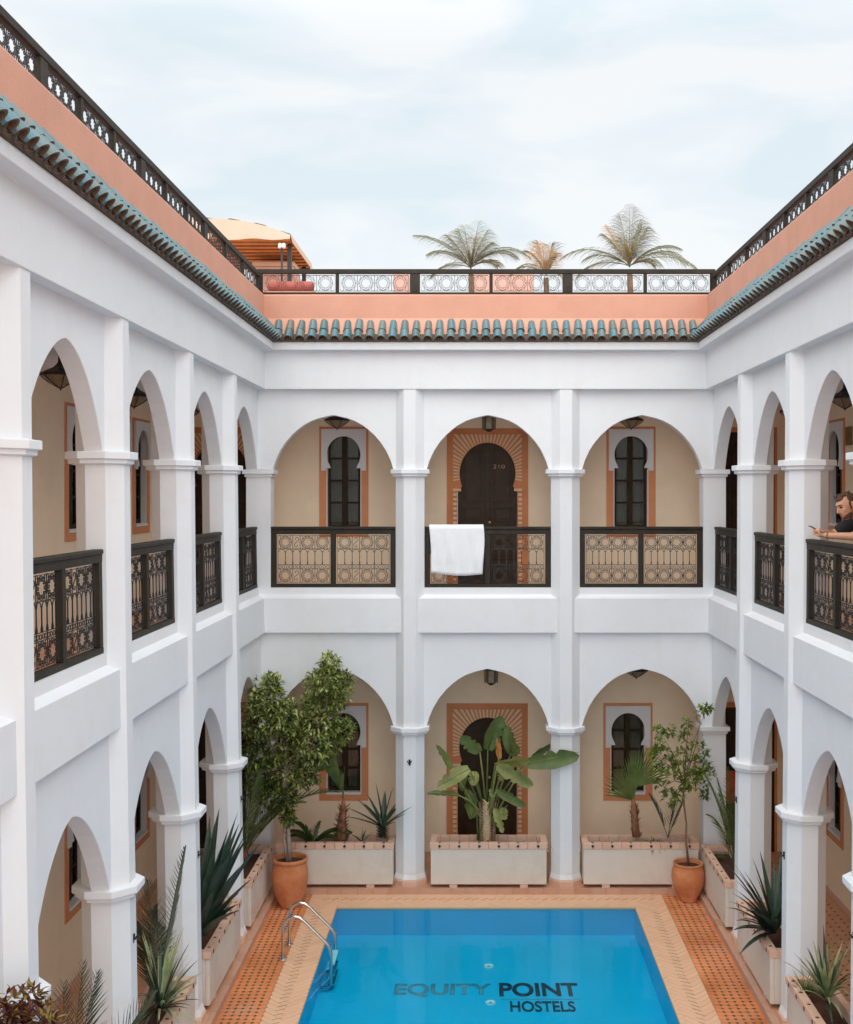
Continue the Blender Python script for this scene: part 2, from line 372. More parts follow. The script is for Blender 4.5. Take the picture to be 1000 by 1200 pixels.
def slot(x, y, ang, l=.10, w_=.007):
    d = Vector((math.cos(ang), math.sin(ang))); n_ = Vector((-d.y, d.x))
    p = [Vector((x, y)) + d * l / 2 * a_ + n_ * w_ / 2 * b_ for a_, b_ in ((-1, -1), (1, -1), (1, 1), (-1, 1))]
    sl_.prism([(q.x, q.y) for q in p], -.055, -.0478, lambda u, v, z: (u, z, v))
yy = -.75
while yy > -11:
    slot((CX0 + PX0) / 2 - .03 + random.uniform(-.01, .01), yy, R(28)); 
    slot((CX1 + PX1) / 2 + .02 + random.uniform(-.01, .01), yy, R(152 if int(-yy) % 3 else 140)); yy -= .092 + random.uniform(-.006, .006)
xx = CX0 + .2
while xx < CX1 - .1:
    slot(xx, (PYF + CYF) / 2 + .05, R(35)); xx += .11 + random.uniform(-.006, .006)
stuff(sl_.build('dark_joints', M['slot'], cop))
mb = MB()
mb.box((PX0 + .0005, PYN, -.085), (PX0 + .006, PYF - .0065, -.0485)); mb.box((PX1 - .006, PYN, -.085), (PX1 - .0005, PYF - .0065, -.0485)); mb.box((PX0 + .0005, PYF - .006, -.085), (PX1 - .0005, PYF - .0005, -.0485))
mb.build('coping_edge', M['coping'], cop)
# pool basin and water
mb = MB(); D = -.40
mb.box((PX0 - .1, PYN - .1, D - .1), (PX1 + .1, PYF + .1, D))
mb.box((PX0 - .1, PYN, D), (PX0, PYF + .1, -.086)); mb.box((PX1, PYN, D), (PX1 + .1, PYF + .1, -.086)); mb.box((PX0, PYF, D), (PX1, PYF + .1, -.086)); mb.box((PX0, PYN - .1, D), (PX1, PYN, -.086))
basin = struct(mb.build('pool_basin', M['mosaic']))
mb = MB(); mb.poly([(PX0 + .007, PYN, -.066), (PX1 - .007, PYN, -.066), (PX1 - .007, PYF - .007, -.066), (PX0 + .007, PYF - .007, -.066)])
struct(mb.build('pool_water', M['water']))
def text(body, x0, x1, y_, h, m, z, parent, name='lettering', off=.018, shear=0, vertical=False, depth=.002, T=None):
    cu = bpy.data.curves.new(name, 'FONT'); cu.body = body; cu.size = 1; cu.offset = off; cu.extrude = 0; cu.shear = shear
    tmp = bpy.data.objects.new('tmp', cu); sc.collection.objects.link(tmp)
    dg = bpy.context.evaluated_depsgraph_get(); me = bpy.data.meshes.new_from_object(tmp.evaluated_get(dg)); bpy.data.objects.remove(tmp)
    xs = [v.co.x for v in me.vertices]; ys = [v.co.y for v in me.vertices]
    a0, a1, b0, b1 = min(xs), max(xs), min(ys), max(ys)
    for v in me.vertices:
        u = x0 + (v.co.x - a0) / (a1 - a0) * (x1 - x0); q = (v.co.y - b0) / (b1 - b0) * h
        v.co = Vector((u, y_, z + q)) if vertical else Vector((u, y_ + q, z))
    me.materials.clear(); me.materials.append(m); me.name = name
    o = link(name, me, parent); md = o.modifiers.new('t', 'SOLIDIFY'); md.thickness = depth; md.offset = 0
    return o
def PW(px, py): 
    Y = (CZ - D) * F / (py - VY); return (px - VX) * Y / F, Y + CY
a, b = PW(461, 1168.5), PW(576, 1168.5); c = PW(470, 1153)
text('EQUITY', a[0], b[0], a[1], c[1] - a[1], M['let1'], D + .003, basin, off=.03)
a, b = PW(585.5, 1168), PW(679.5, 1168); c = PW(600, 1152)
text('POINT', a[0], b[0], a[1], c[1] - a[1], M['let2'], D + .003, basin, off=.03)
a, b = PW(598.5, 1186), PW(675.5, 1186); c = PW(600, 1173.5)
text('HOSTELS', a[0], b[0], a[1], c[1] - a[1], M['let2'], D + .003, basin, off=.022)
a, b = PW(587, 1171.5), PW(679, 1170.5); mb = MB(); mb.box((a[0], a[1], D), (b[0], a[1] + .015, D + .004)); mb.build('rule_line', M['let1'], basin)
for px, py in ((573, 1132.5), (575, 1175.5)):
    x, y_ = PW(px, py); mb = MB()
    mb.lathe([(.018, .0), (.018, .004), (.052, .012), (.055, .0)], (x, y_, D), 20); mb.build('pool_inlet', M['white2'], basin, smooth=False)

# curb and gallery floors
mb = MB(); sweep(mb, rect(-.045, -.3, 1.6, .004)); curb = struct(mb.build('curb', M['curb']))
bk = {}
def curbbrick(T, u, L):
    mb = MB(); mb.box((-L / 2 + .0015, -.032, -.04), (L / 2 - .0015, .032, .036));  key = round(L, 3)
    o = mb.build('brick', M['curb'], curb); x, y_, z = T(u, -.076, -.016)
    o.location = (x, y_, z + random.uniform(-.002, .002)); o.rotation_euler.z = 0 if T is TB else R(90)
n = 29; L = (XR - XL + .18 - .13) / n
for i in range(n): curbbrick(TB, XL - .09 + .13 + L * (i + .5) - .02, L)
yy = -.14
while yy > -7.8:
    curbbrick(TL, yy - .1, .2); curbbrick(TR, yy - .1, .2); yy -= .2
mb = MB(); sweep(mb, rect(-.045, -.2, 1.6, .0195)); gf = struct(mb.build('gallery_floor', M['floor']))
gi = MB()
for i in range(60):
    for j in range(9):
        x = XR + .55 + j * .1; y_ = .9 - i * .12; gi.prism([(x - .017, y_), (x, y_ - .017), (x + .017, y_), (x, y_ + .017)], .019, .0225, lambda u, v, z: (u, z, v))
stuff(gi.build('green_inlays', M['green_tile'], gf))

# ================================================================ THE BUILDING
bld = thing('riad_building', 'white two storey courtyard house with pointed arcades, cream galleries and pink tiled parapet', 'building')
ARC = [(1, 0), (.955, .16), (.88, .345), (.79, .50), (.683, .640), (.58, .745), (.478, .830), (.355, .905), (.235, .953), (.12, .985), (.05, 1.002), (0, 1.012)]
ARC = [(-u, z) for u, z in ARC] + [(u, z) for u, z in ARC[::-1][1:]]
ARC2 = [(1, 0), (.945, .12), (.87, .265), (.79, .395), (.69, .535), (.58, .665), (.46, .775), (.34, .865), (.22, .935), (.11, .978), (0, 1.0)]
ARC2 = [(-u, z) for u, z in ARC2] + [(u, z) for u, z in ARC2[::-1][1:]]
def arcade(T, u0, u1, openings, zs, za, zt, v0=.105, v1=.25, ARC=ARC):
    """wall from the spring line up to zt with pointed arches cut out"""
    mb = MB(); cur = u0
    for (a, b) in openings:
        if a - cur > .001: mb.box((cur, v0, zs), (a, v1, zt), T)
        c = (a + b) / 2; h = (b - a) / 2; pts = [(c + h * u, zs + (za - zs) * z) for u, z in ARC]
        outline = [(a, zs)] + pts[1:-1] + [(b, zs), (b, zt), (a, zt)]
        for k in range(len(pts) - 1):
            p, q = pts[k], pts[k + 1]
            for v, fl in ((v0, 0), (v1, 1)):
                f = [T(p[0], v, p[1]), T(q[0], v, q[1]), T(q[0], v, zt), T(p[0], v, zt)]; mb.poly(f if not fl else f[::-1])
            mb.poly([T(p[0], v0, p[1]), T(p[0], v1, p[1]), T(q[0], v1, q[1]), T(q[0], v0, q[1])])
        mb.poly([T(a, v0, zt), T(b, v0, zt), T(b, v1, zt), T(a, v1, zt)])
        cur = b
    if u1 - cur > .001: mb.box((cur, v0, zs), (u1, v1, zt), T)
    return mb
CB = [-.84, 1.165]
CL = [-1.76, -3.74, -5.78, -7.74, -9.72, -11.7, -13.68]
CR = [-1.79, -3.76, -5.75, -7.74, -9.72, -11.7, -13.68]
OB = [(-2.612, -1.055), (-.625, .95), (1.38, 2.93)]
def ops(C): 
    o_ = [(C[0] + .215, .07)]
    for i in range(len(C) - 1): o_.append((C[i + 1] + .215, C[i] - .215))
    return o_[::-1]
OL, OR = ops(CL), ops(CR)
Z1S, Z1A, Z2S, Z2A = 2.046, 2.775, 5.358, 6.05
for T, op, a, b in ((TB, OB, XL - .25, XR + .26), (TL, OL, CL[-1] - .3, .104), (TR, OR, CR[-1] - .3, .104)):
    sd = {} if T is TB else dict(ARC=ARC2)
    lo = arcade(T, a, b, op, Z1S, Z1A + (0 if T is TB else .04), 3.30, **sd); lo.build('arcade_wall', M['white'], bld, merge=.0005, bevel=.006)
    up = arcade(T, a, b, op, Z2S, Z2A + (0 if T is TB else .055), 6.40, **sd); up.build('arcade_wall', M['white'], bld, merge=.0005, bevel=.006)
# slab band with sloping ledge, parapet under the railings
mb = MB(); sweep(mb, [(.035, 3.262), (.035, 3.70), (.06, 3.712), (.108, 3.745), (.108, 3.834), (.25, 3.834), (.25, 3.262)]); mb.build('slab_band', M['white'], bld)
mb = MB(); sweep(mb, rect(.251, 3.10, 1.6, 3.62)); mb.build('upper_gallery_slab', [M['cream'], M['floor']], bld)
o = bld.children[-1]
for p in o.data.polygons:
    if p.center.z > 3.6: p.material_index = 1
mb = MB(); sweep(mb, [(-.012, 6.385), (-.012, 6.86), (-.03, 6.87), (-.14, 6.872), (-.14, 6.955), (-.13, 6.975), (.3, 6.975), (.3, 6.385)]); mb.build('cornice', M['white'], bld, bevel=.006)
mb = MB(); sweep(mb, rect(.26, 6.22, 1.6, 6.9)); mb.build('gallery_ceiling', M['white'], bld)
mb = MB(); sweep(mb, [(.0, 6.976), (.0, 7.588), (.012, 7.602), (.2, 7.602), (.2, 6.976)]); mb.build('parapet', M['pink'], bld, bevel=.01)
mb = MB()
mb.box((-12, 1.40, 6.9), (12, 5.5, 7.15)); mb.box((-12, -14.3, 6.9), (XL - 1.4, 1.39, 7.15)); mb.box((XR + 1.45, -14.3, 6.9), (12, 1.39, 7.15)); sweep(mb, rect(.201, 6.98, 1.44, 7.14))
mb.build('roof_terrace', M['pink'], bld)
# columns
def octo(ap, z0, z1, ap2=None, w_=None):
    k = 1 / math.cos(math.pi / 8); return [(ap * k, z0), ((ap2 or ap) * k, z1)]
def column(T, u, v=.185):
    x, y_, _ = T(u, v, 0)
    for z0, z1, cz in ((.075, 3.50, 2.046), (3.5005, 6.386, 5.358)):
        mb = MB(); mb.lathe(octo(.185, z0, z1), (0, 0, 0), 8, ph=math.pi / 8)
        dl = (lambda z: 0) if T is TB else ((lambda z: T(u, v, z)[0] - T(u, v, cz)[0]))
        mb.v = [(p[0] + dl(p[2]), p[1], p[2]) for p in mb.v]
        c = mb.build('column', M['white'], bld); c.location = (T(u, v, cz)[0], y_, 0); dx = dl(0)
        mb = MB(); k = 1 / math.cos(math.pi / 8)
        mb.lathe([(.19 * k, -.10), (.214 * k, -.092), (.225 * k, -.088), (.225 * k, -.058), (.25 * k, -.054), (.25 * k, -.001), (.245 * k, .002)], (0, 0, cz), 8, ph=math.pi / 8)
        mb.build('capital', M['white'], c, bevel=.003)
        if z0 < 1:
            mb = MB(); mb.lathe([(.216 * k, .0), (.216 * k, .085), (.20 * k, .098), (.187 * k, .10)], (0, 0, 0), 8, ph=math.pi / 8); mb.v = [(p[0] + dx, p[1], p[2]) for p in mb.v]; mb.build('plinth', M['rim'], c, bevel=.004)
            mb = MB(); mb.lathe([(.205 * k, .101), (.186 * k, .16)], (0, 0, 0), 8, ph=math.pi / 8); mb.v = [(p[0] + dx, p[1], p[2]) for p in mb.v]; mb.build('base_flare', M['white'], c)
            nx, ny = (0, -1) if T is TB else ((1, 0) if T is TL else (-1, 0))
            mb = MB()
            for s_ in (-1, 1):
                mb.tube([(nx * .185 + ny * .008 * s_, ny * .185 + nx * .008 * s_, 1.60), (nx * .215 + ny * .018 * s_, ny * .215 + nx * .018 * s_, 1.605), (nx * .222 + ny * .03 * s_, ny * .222 + nx * .03 * s_, 1.635)], .0055, 5)
            mb.tube([(nx * .184, ny * .184, 1.57), (nx * .192, ny * .192, 1.64)], .014, 6)
            mb.build('cord_hook', M['iron'], c)
for u in CB: column(TB, u)
for u in CL: column(TL, u)
for u in CR: column(TR, u)
for (x0, x1) in ((-2.955, -2.64), (2.945, 3.235)):
    for z0, z1, cz in ((.02, 3.1, 2.046), (3.6, 5.357, 5.358)):
        mb = MB(); mb.box((x0, .105, z0), (x1, .36, min(z1, cz)))
        c = mb.build('column', M['white'], bld)
        mb = MB(); mb.box((x0 - .02, .085, cz - .094), (x1 + .02, .385, cz - .058)); mb.box((x0 - .045, .06, cz - .058), (x1 + .045, .41, cz - .001)); mb.build('capital', M['white'], c, bevel=.003)
# cream gallery walls with openings for doors and windows
VB, VL, VR = 1.40, 1.40, 1.48
def holewall(T, u0, u1, z0, z1, v0, v1, holes):
    mb = MB(); us = sorted({u0, u1} | {h[0] for h in holes} | {h[1] for h in holes})
    for a, b in zip(us[:-1], us[1:]):
        hs = sorted([(h[2], h[3]) for h in holes if h[0] <= a + 1e-6 and h[1] >= b - 1e-6]); z = z0
        for h0, h1 in hs:
            if h0 - z > .001: mb.box((a, v0, z), (b, v1, h0), T)
            z = h1
        if z1 - z > .001: mb.box((a, v0, z), (b, v1, z1), T)
    return mb.build('gallery_wall', M['cream'], bld, merge=.0004)
WH = .243
wins = {'B': [(-1.843, 4.44, 5.99), (2.187, 4.44, 5.99), (-1.843, .74, 2.11), (2.144, .74, 2.11)],
        'L': [(-.62, 4.56, 5.96), (-1.42, 4.56, 5.96), (-2.87, 4.56, 5.96), (-4.9, 4.56, 5.96), (-.62, .74, 2.11), (-1.42, .74, 2.11), (-2.87, .74, 2.11), (-4.9, .74, 2.11)],
        'R': [(-.55, 4.56, 5.96), (-2.8, 4.56, 5.96), (-4.8, 4.56, 5.96), (-.5, .74, 2.11), (-2.8, .74, 2.11), (-4.8, .74, 2.11)]}
doors = [(.174, 5.963, .496, True, 3.62), (.170, 2.103, .496, True, .02), (-3.58, 5.98, .47, True, 3.62), (-3.58, 2.12, .47, True, .02), (3.70, 5.98, .5, False, 3.62), (3.70, 2.12, .5, False, .02)]
for T, k, u0, u1, v in ((TB, 'B', XL - VL - .3, XR + VR + .3, VB), (TL0, 'L', YN, VB - .0005, VL), (TR0, 'R', YN, VB - .0005, VR)):
    holes = [(c - WH, c + WH, zb + .09, zt - .135) for c, zb, zt in wins[k]]
    if k == 'B': holes += [(c - .425, c + .425, zf, zt - .195) for c, zt, _, _, zf in doors]
    holewall(T, u0, u1, -.1, 6.3, v, v + .32, holes)
mb = MB(); mb.box((XR + VR - .012, YN, .021), (XR + VR + .001, VB, .10)); mb.build('skirting', M['rim'], bld)
mb = MB(); mb.box((XL - VL - .001, YN, .021), (XL - VL + .012, VB, .10)); mb.build('skirting', M['rim'], bld)

def keyhole(hw, ztop, zc, hmax, hneck, zneck, apex, n=14):
    """half outline of a horseshoe arch, from neck to apex, left side (u<0)"""
    pts = []; a0 = -math.asin(min(1, (zc - zneck) / (apex - zc) * .95)); 
    for i in range(n + 1):
        t_ = i / n; a_ = a0 + (math.pi / 2 - a0) * t_
        r_ = hmax; u = -math.cos(a_) * hmax; z = zc + math.sin(a_) * (apex - zc)
        if i == 0: u = -hneck; z = zneck
        pts.append((u, z))
    return pts
def window(T, c, zb, zt, v):
    w_ = MB()
    H = lambda u, vv, z: T(c + u, vv, z)
    f = w_
    # painted surround
    f.prism([(-.345, zb), (.345, zb), (.345, zt), (.3445, zt), (-.3445, zt), (-.345, zt)][:1] + [(.345, zb), (.345, zt), (-.345, zt)], v - .001, v - .001, H) if 0 else None
    f.box((-.345, v - .012, zb), (-.245, v + .03, zt), H); f.box((.245, v - .012, zb), (.345, v + .03, zt), H)
    f.box((-.245, v - .012, zt - .13), (.245, v + .03, zt), H); f.box((-.245, v - .012, zb), (.245, v + .03, zb + .085), H)
    win = f.build('window', M['pinkdk'], bld)
    # white horseshoe board
    bt, bb = zt - .036, zt - .62; ap = bt - .10
    k = keyhole(.235, bt, bt - .36, .235, .178, bb + .035, ap)
    outl = [(-.314, bb), (-.243, bb), (-.243, bb + .035)] + k + [(-u, z) for u, z in k[::-1][1:]] + [(.243, bb + .035), (.243, bb), (.314, bb), (.314, bt), (-.314, bt)]
    mb = MB(); mb.prism(outl, v - .042, v - .0125, H); mb.build('horseshoe_board', M['white'], win, bevel=.003)
    # casement
    mb = MB(); z0, z1 = zb + .09, zt - .135; vv = v + .07
    mb.box((-WH - .001, v + .001, z0 + .0), (-WH + .012, v + .2, z1), H); mb.box((WH - .012, v + .001, z0), (WH + .001, v + .2, z1), H); mb.box((-WH + .012, v - .02, z0 - .002), (WH - .012, v + .2, z0 + .03), H)
    mb.build('sill', M['white'], win)
    mb = MB(); z0 += .031
    mb.box((-WH + .013, vv, z0), (-WH + .048, vv + .05, z1), H); mb.box((WH - .048, vv, z0), (WH - .013, vv + .05, z1), H)
    mb.box((-.035, vv - .008, z0), (.035, vv + .05, z1), H)
    mb.box((-WH + .048, vv, z0), (-.035, vv + .05, z0 + .05), H); mb.box((.035, vv, z0), (WH - .048, vv + .05, z0 + .05), H)
    zz = [z0 + .05]; n_ = 4; hh = (z1 - z0 - .05) / n_
    for i in range(1, n_):
        za = z0 + .05 + hh * i
        for s0, s1 in ((-WH + .048, -.035), (.035, WH - .048)): mb.box((s0, vv + .004, za - .014), (s1, vv + .046, za + .014), H)
    mb.build('casement', M['woodwin'], win, bevel=.002)
    for i in range(n_):
        for s0, s1 in ((-WH + .048, -.035), (.035, WH - .048)):
            mb = MB(); mb.box((s0, vv + .02, z0 + .05 + hh * i + .014), (s1, vv + .024, z0 + .05 + hh * (i + 1) - .014), H); mb.build('pane', M['glass'], win)
    mb = MB(); N = 22
    for half in ((-.23, -.03), (.04, .23)):
        pr = None
        for i in range(N + 1):
            u = half[0] + (half[1] - half[0]) * i / N; d = .012 * math.sin(i * 1.9) + .004 * math.sin(i * 5)
            q = (mb.vert(H(u, v + .20 + d, zb + .1)), mb.vert(H(u, v + .20 + d, z1)))
            if pr: mb.face((pr[0], q[0], q[1], pr[1]))
            pr = q
    mb.build('curtain', M['curtain'], win, smooth=True, fix=False)
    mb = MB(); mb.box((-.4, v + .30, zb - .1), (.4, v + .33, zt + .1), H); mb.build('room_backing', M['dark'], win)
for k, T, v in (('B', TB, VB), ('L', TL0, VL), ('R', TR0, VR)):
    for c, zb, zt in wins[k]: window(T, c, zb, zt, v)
def door(c, zt, hin, vous, zf):
    T = TB; v = VB; H = lambda u, vv, z: T(c + u, vv, z); ho = hin + (.073 if vous else .035)
    m = MB(); m.box((-ho, v - .02, zf), (-hin, v + .03, zt), H); m.box((hin, v - .02, zf), (ho, v + .03, zt), H); m.box((-hin, v - .02, zt - .07), (hin, v + .03, zt), H)
    dr = m.build('door', M['orange'], bld)
    zi = zt - .07; apex = zt - .199; zc = zt - .633; zn = zt - .813
    k = keyhole(.392, zi, zc, .392, .357, zn, apex, 18)
    outl = [(-hin, zf), (-.423, zf), (-.423, zt - .893), (-.405, zt - .86)] + k + [(-u, z) for u, z in k[::-1][1:]] + [(.405, zt - .86), (.423, zt - .893), (.423, zf), (hin, zf), (hin, zi), (-hin, zi)]
    m = MB(); m.prism(outl, v - .004, v + .12, H); m.build('arch_surround', M['orange'] if vous else M['wood'], dr)
    if vous:
        # buff bricks: rays above, courses beside the jambs
        def ray(a0, a1):
            def inner(a_): 
                ca, sa = math.cos(a_), math.sin(a_); ry = (apex - zc); r_ = 1 / math.sqrt((ca / .392) ** 2 + (sa / ry) ** 2); return r_ + .004
            def outer(a_):
                ca, sa = math.cos(a_), math.sin(a_); r1 = (hin - .012) / max(abs(ca), 1e-6); r2 = (zi - .012 - zc) / max(sa, 1e-6) if sa > 0 else 9; return min(r1, r2)
            return [(math.cos(q) * f_(q), zc + math.sin(q) * f_(q)) for q, f_ in ((a0, inner), (a1, inner), (a1, outer), (a0, outer))]
        N = 37; A0, A1 = R(-14), R(194)
        for i in range(N):
            a0 = A0 + (A1 - A0) * (i + .22) / N; a1 = A0 + (A1 - A0) * (i + .78) / N
            m = MB(); m.prism(ray(a0, a1), v - .017, v - .0045, H); m.build('brick', M['buff'], dr)
        z = zn - .03
        while z > zf + .05:
            hn = .43 if z < zt - .86 else .372
            for s_ in (-1, 1):
                a, b = sorted((s_ * hn, s_ * (hin - .012)))
                m = MB(); m.box((a, v - .017, z - .038), (b, v - .0045, z), H); m.build('brick', M['buff'], dr)
            z -= .066
    # two leaves with raised frames and panels
    vv = v + .13
    for s_ in (-1, 1):
        m = MB(); m.box(sorted((s_ * .006, s_ * .42))[0:1] + [vv, zf + .005], sorted((s_ * .006, s_ * .42))[1:2] + [vv + .04, zt - .15], H)
        lf = m.build('door_leaf', M['wood'], dr)
        for (za, zb_) in ((zf + .10, zf + .42), (zf + .50, zf + .64), (zf + .72, zf + .98), (zf + 1.04, zf + 1.24), (zf + 1.30, zt - .30)):
            a, b = sorted((s_ * .075, s_ * .345)); m = MB()
            m.box((a, vv - .014, za), (b, vv - .0005, za + .018), H); m.box((a, vv - .014, zb_ - .018), (b, vv - .0005, zb_), H)
            m.box((a, vv - .014, za + .018), (a + .018, vv - .0005, zb_ - .018), H); m.box((b - .018, vv - .014, za + .018), (b, vv - .0005, zb_ - .018), H)
            m.box((a + .035, vv - .010, za + .035), (b - .035, vv - .0005, zb_ - .035), H); m.build('door_panel', M['wood'], dr, bevel=.002)
    m = MB(); m.box((-.035, vv - .02, zf + .005), (.035, vv - .0005, zt - .16), H); m.build('door_stile', M['wood'], dr, bevel=.003)
    m = MB(); m.lathe([(.004, 0), (.02, .01), (.024, .022), (.012, .035)], (0, 0, 0), 10, T=lambda x, y_, z: H(.03 + x, vv - .02 - z, zf + 1.02 + y_)); m.build('handle', M['brass'], dr, smooth=True)
    return dr
dd = [door(*d) for d in doors]
# door number
text('210', .174 + .08, .174 + .245, VB + .114, .062, M['brass'], 5.03 + (VY - 549) / 83.5, dd[0], name='door_number', off=.005, vertical=True, depth=.006)
for dr, lb in zip(dd, ('upper door numbered 210 in striped horseshoe surround',)): dr['label'] = lb
mb = MB(); x = XR + VR; mb.box((x - .03, -1.16, 5.62), (x + .01, -.99, 5.84)); 
for i in range(6): mb.box((x - .036, -1.145, 5.635 + i * .033), (x - .0305, -1.005, 5.655 + i * .033))
mb.build('vent_grille', M['vent'], bld)

# roof tiles
def tilemesh(L, r0, r1, th=.011, n=9, zf=1.4):
    mb = MB(); rows = []
    for k, (t_, r) in enumerate(((0, r0), (1, r1))):
        for rr in (r, r - th):
            rows.append([mb.vert((rr * math.cos(math.pi * j / n), t_ * L, (rr * math.sin(math.pi * j / n)) * zf)) for j in range(n + 1)])
    o0, i0, o1, i1 = rows
    for j in range(n):
        mb.face((o0[j], o0[j + 1], o1[j + 1], o1[j])); mb.face((i0[j], i1[j], i1[j + 1], i0[j + 1]), 1)
        mb.face((o0[j], i0[j], i0[j + 1], o0[j + 1]), 1); mb.face((o1[j], o1[j + 1], i1[j + 1], i1[j]), 1)
    for j in (0, n): mb.face((o0[j], o1[j], i1[j], i0[j]))
    return mb
SL = math.atan2(.30, .15); ts = .1475
lowm = tilemesh(.185, .060, .050).mesh('roof_tile', [M['tile'], M['clay']], smooth=False)
upm = tilemesh(.17, .056, .044).mesh('roof_tile', [M['tile'], M['clay']], smooth=False)
panm = tilemesh(.16, .066, .055, zf=1.0)
def place_tile(me, T, u, v, z, slope, jit=True):
    o = link('roof_tile', me, bld)
    x, y_, zz = T(u, v, z); yaw = 0 if T is TB else (R(90) if T is TL else R(-90))
    o.matrix_local = Matrix.Translation((x, y_, zz)) @ Matrix.Rotation(yaw + (random.uniform(-.065, .065) if jit else 0), 4, 'Z') @ Matrix.Rotation(slope + random.uniform(-.045, .045), 4, 'X') @ Matrix.Rotation(random.uniform(-.06, .06), 4, 'Y') @ Matrix.Scale(random.uniform(.94, 1.05), 4)
    return o
def tiles(T, u0, u1, lim):
    n = int(round((u1 - u0) / ts)); st = (u1 - u0) / n; far = MB()
    for i in range(n):
        u = u0 + (i + .5) * st
        if lim(u):
            place_tile(lowm, T, u + random.uniform(-.004, .004), -.20, 6.985, SL * .80); place_tile(upm, T, u + random.uniform(-.004, .004), -.115, 7.098, SL * .84)
        else:
            yaw = (R(90) if T is TL else R(-90))
            for me, v, z in ((lowm, -.20, 6.985), (upm, -.115, 7.098)):
                x, y_, zz = T(u, v, z); mt = Matrix.Translation((x, y_, zz)) @ Matrix.Rotation(yaw, 4, 'Z') @ Matrix.Rotation(SL * .82, 4, 'X'); i0 = len(far.v)
                far.v += [tuple(mt @ vv.co) for vv in me.vertices]
                for p in me.polygons: far.face([i0 + q for q in p.vertices], p.material_index)
    if far.v: stuff(far.build('more_roof_tiles', [M['tile'], M['clay']], bld, fix=False))
    pans = MB()
    for i in range(n + 1):
        u = u0 + i * st; yaw = 0 if T is TB else (R(90) if T is TL else R(-90)); x, y_, zz = T(u, -.205, 7.02)
        mt = Matrix.Translation((x, y_, zz)) @ Matrix.Rotation(yaw, 4, 'Z') @ Matrix.Rotation(SL * .7, 4, 'X') @ Matrix.Scale(-1, 4, (0, 0, 1)); i0 = len(pans.v)
        pans.v += [tuple(mt @ Vector(vv)) for vv in panm.v]
        for f, mi in zip(panm.f, panm.m): pans.face([i0 + q for q in f], mi)
    stuff(pans.build('pan_tiles', [M['tile'], M['clay']], bld, fix=False))
tiles(TB, XL + .12, XR - .12, lambda u: True)
tiles(TL, -14.2, -.12, lambda u: u > -8.5)
tiles(TR, -14.2, -.12, lambda u: u > -5.7)
mb = MB(); sweep(mb, [(-.145, 6.976), (-.165, 7.0), (-.135, 7.06), (-.03, 7.05), (-.03, 6.976)]); mb.build('eave_shade_strip', M['clay'], bld)  # added dark strip standing in for shade under the tiles, hides pink mortar
mb = MB(); sweep(mb, [(-.125, 7.07), (.004, 7.30), (.004, 7.06), (-.04, 7.06)]); mb.build('tile_mortar', M['pink'], bld)
print('A', len(bpy.data.objects))
# ================================================================ RAILINGS
def circ(mb, c, r, n, rr, T, sq=1):
    mb.tube([(c[0] + r * math.cos(2 * math.pi * i / n), 0, c[1] + sq * r * math.sin(2 * math.pi * i / n)) for i in range(n)], rr, 4, closed=True, T=T)
def rosette(mb, cx, cz, w_, h, T, rr=.0042):
    r = min(w_, h) / 2 * .93
    circ(mb, (cx, cz), r, 16, rr, T); 
    for i in range(10):
        a_ = 2 * math.pi * i / 10; c = (cx + r * .74 * math.cos(a_), cz + r * .74 * math.sin(a_)); circ(mb, c, r * .17, 6, rr * .95, T)
    for sx_ in (-1, 1):
        for sz in (-1, 1):
            c = (cx + sx_ * w_ * .42, cz + sz * h * .42)
            mb.tube([(c[0] + .1 * w_ * math.cos(q) * sx_, 0, c[1] + .1 * h * math.sin(q) * sz) for q in (0, .8, 1.6, 2.4, 3.2, 4.0)], rr * .9, 4, T=T, cap=False)
def scroll(mb, cx, cz, w_, h, T, rr=.0042):
    pts = []
    for i in range(15):
        t_ = i / 14; a_ = t_ * 5.2 - 1.2; r = w_ * .34 * (1 - .72 * t_); pts.append((cx + r * math.cos(a_), 0, cz + h * .24 + r * math.sin(a_)))
    mb.tube(pts, rr, 4, T=T, cap=False)
    mb.tube([(2 * cx - p[0], 0, 2 * cz - p[2]) for p in pts], rr, 4, T=T, cap=False)
    mb.tube([pts[0], (cx, 0, cz), (2 * cx - pts[0][0], 0, 2 * cz - pts[0][2])], rr, 4, T=T, cap=False)
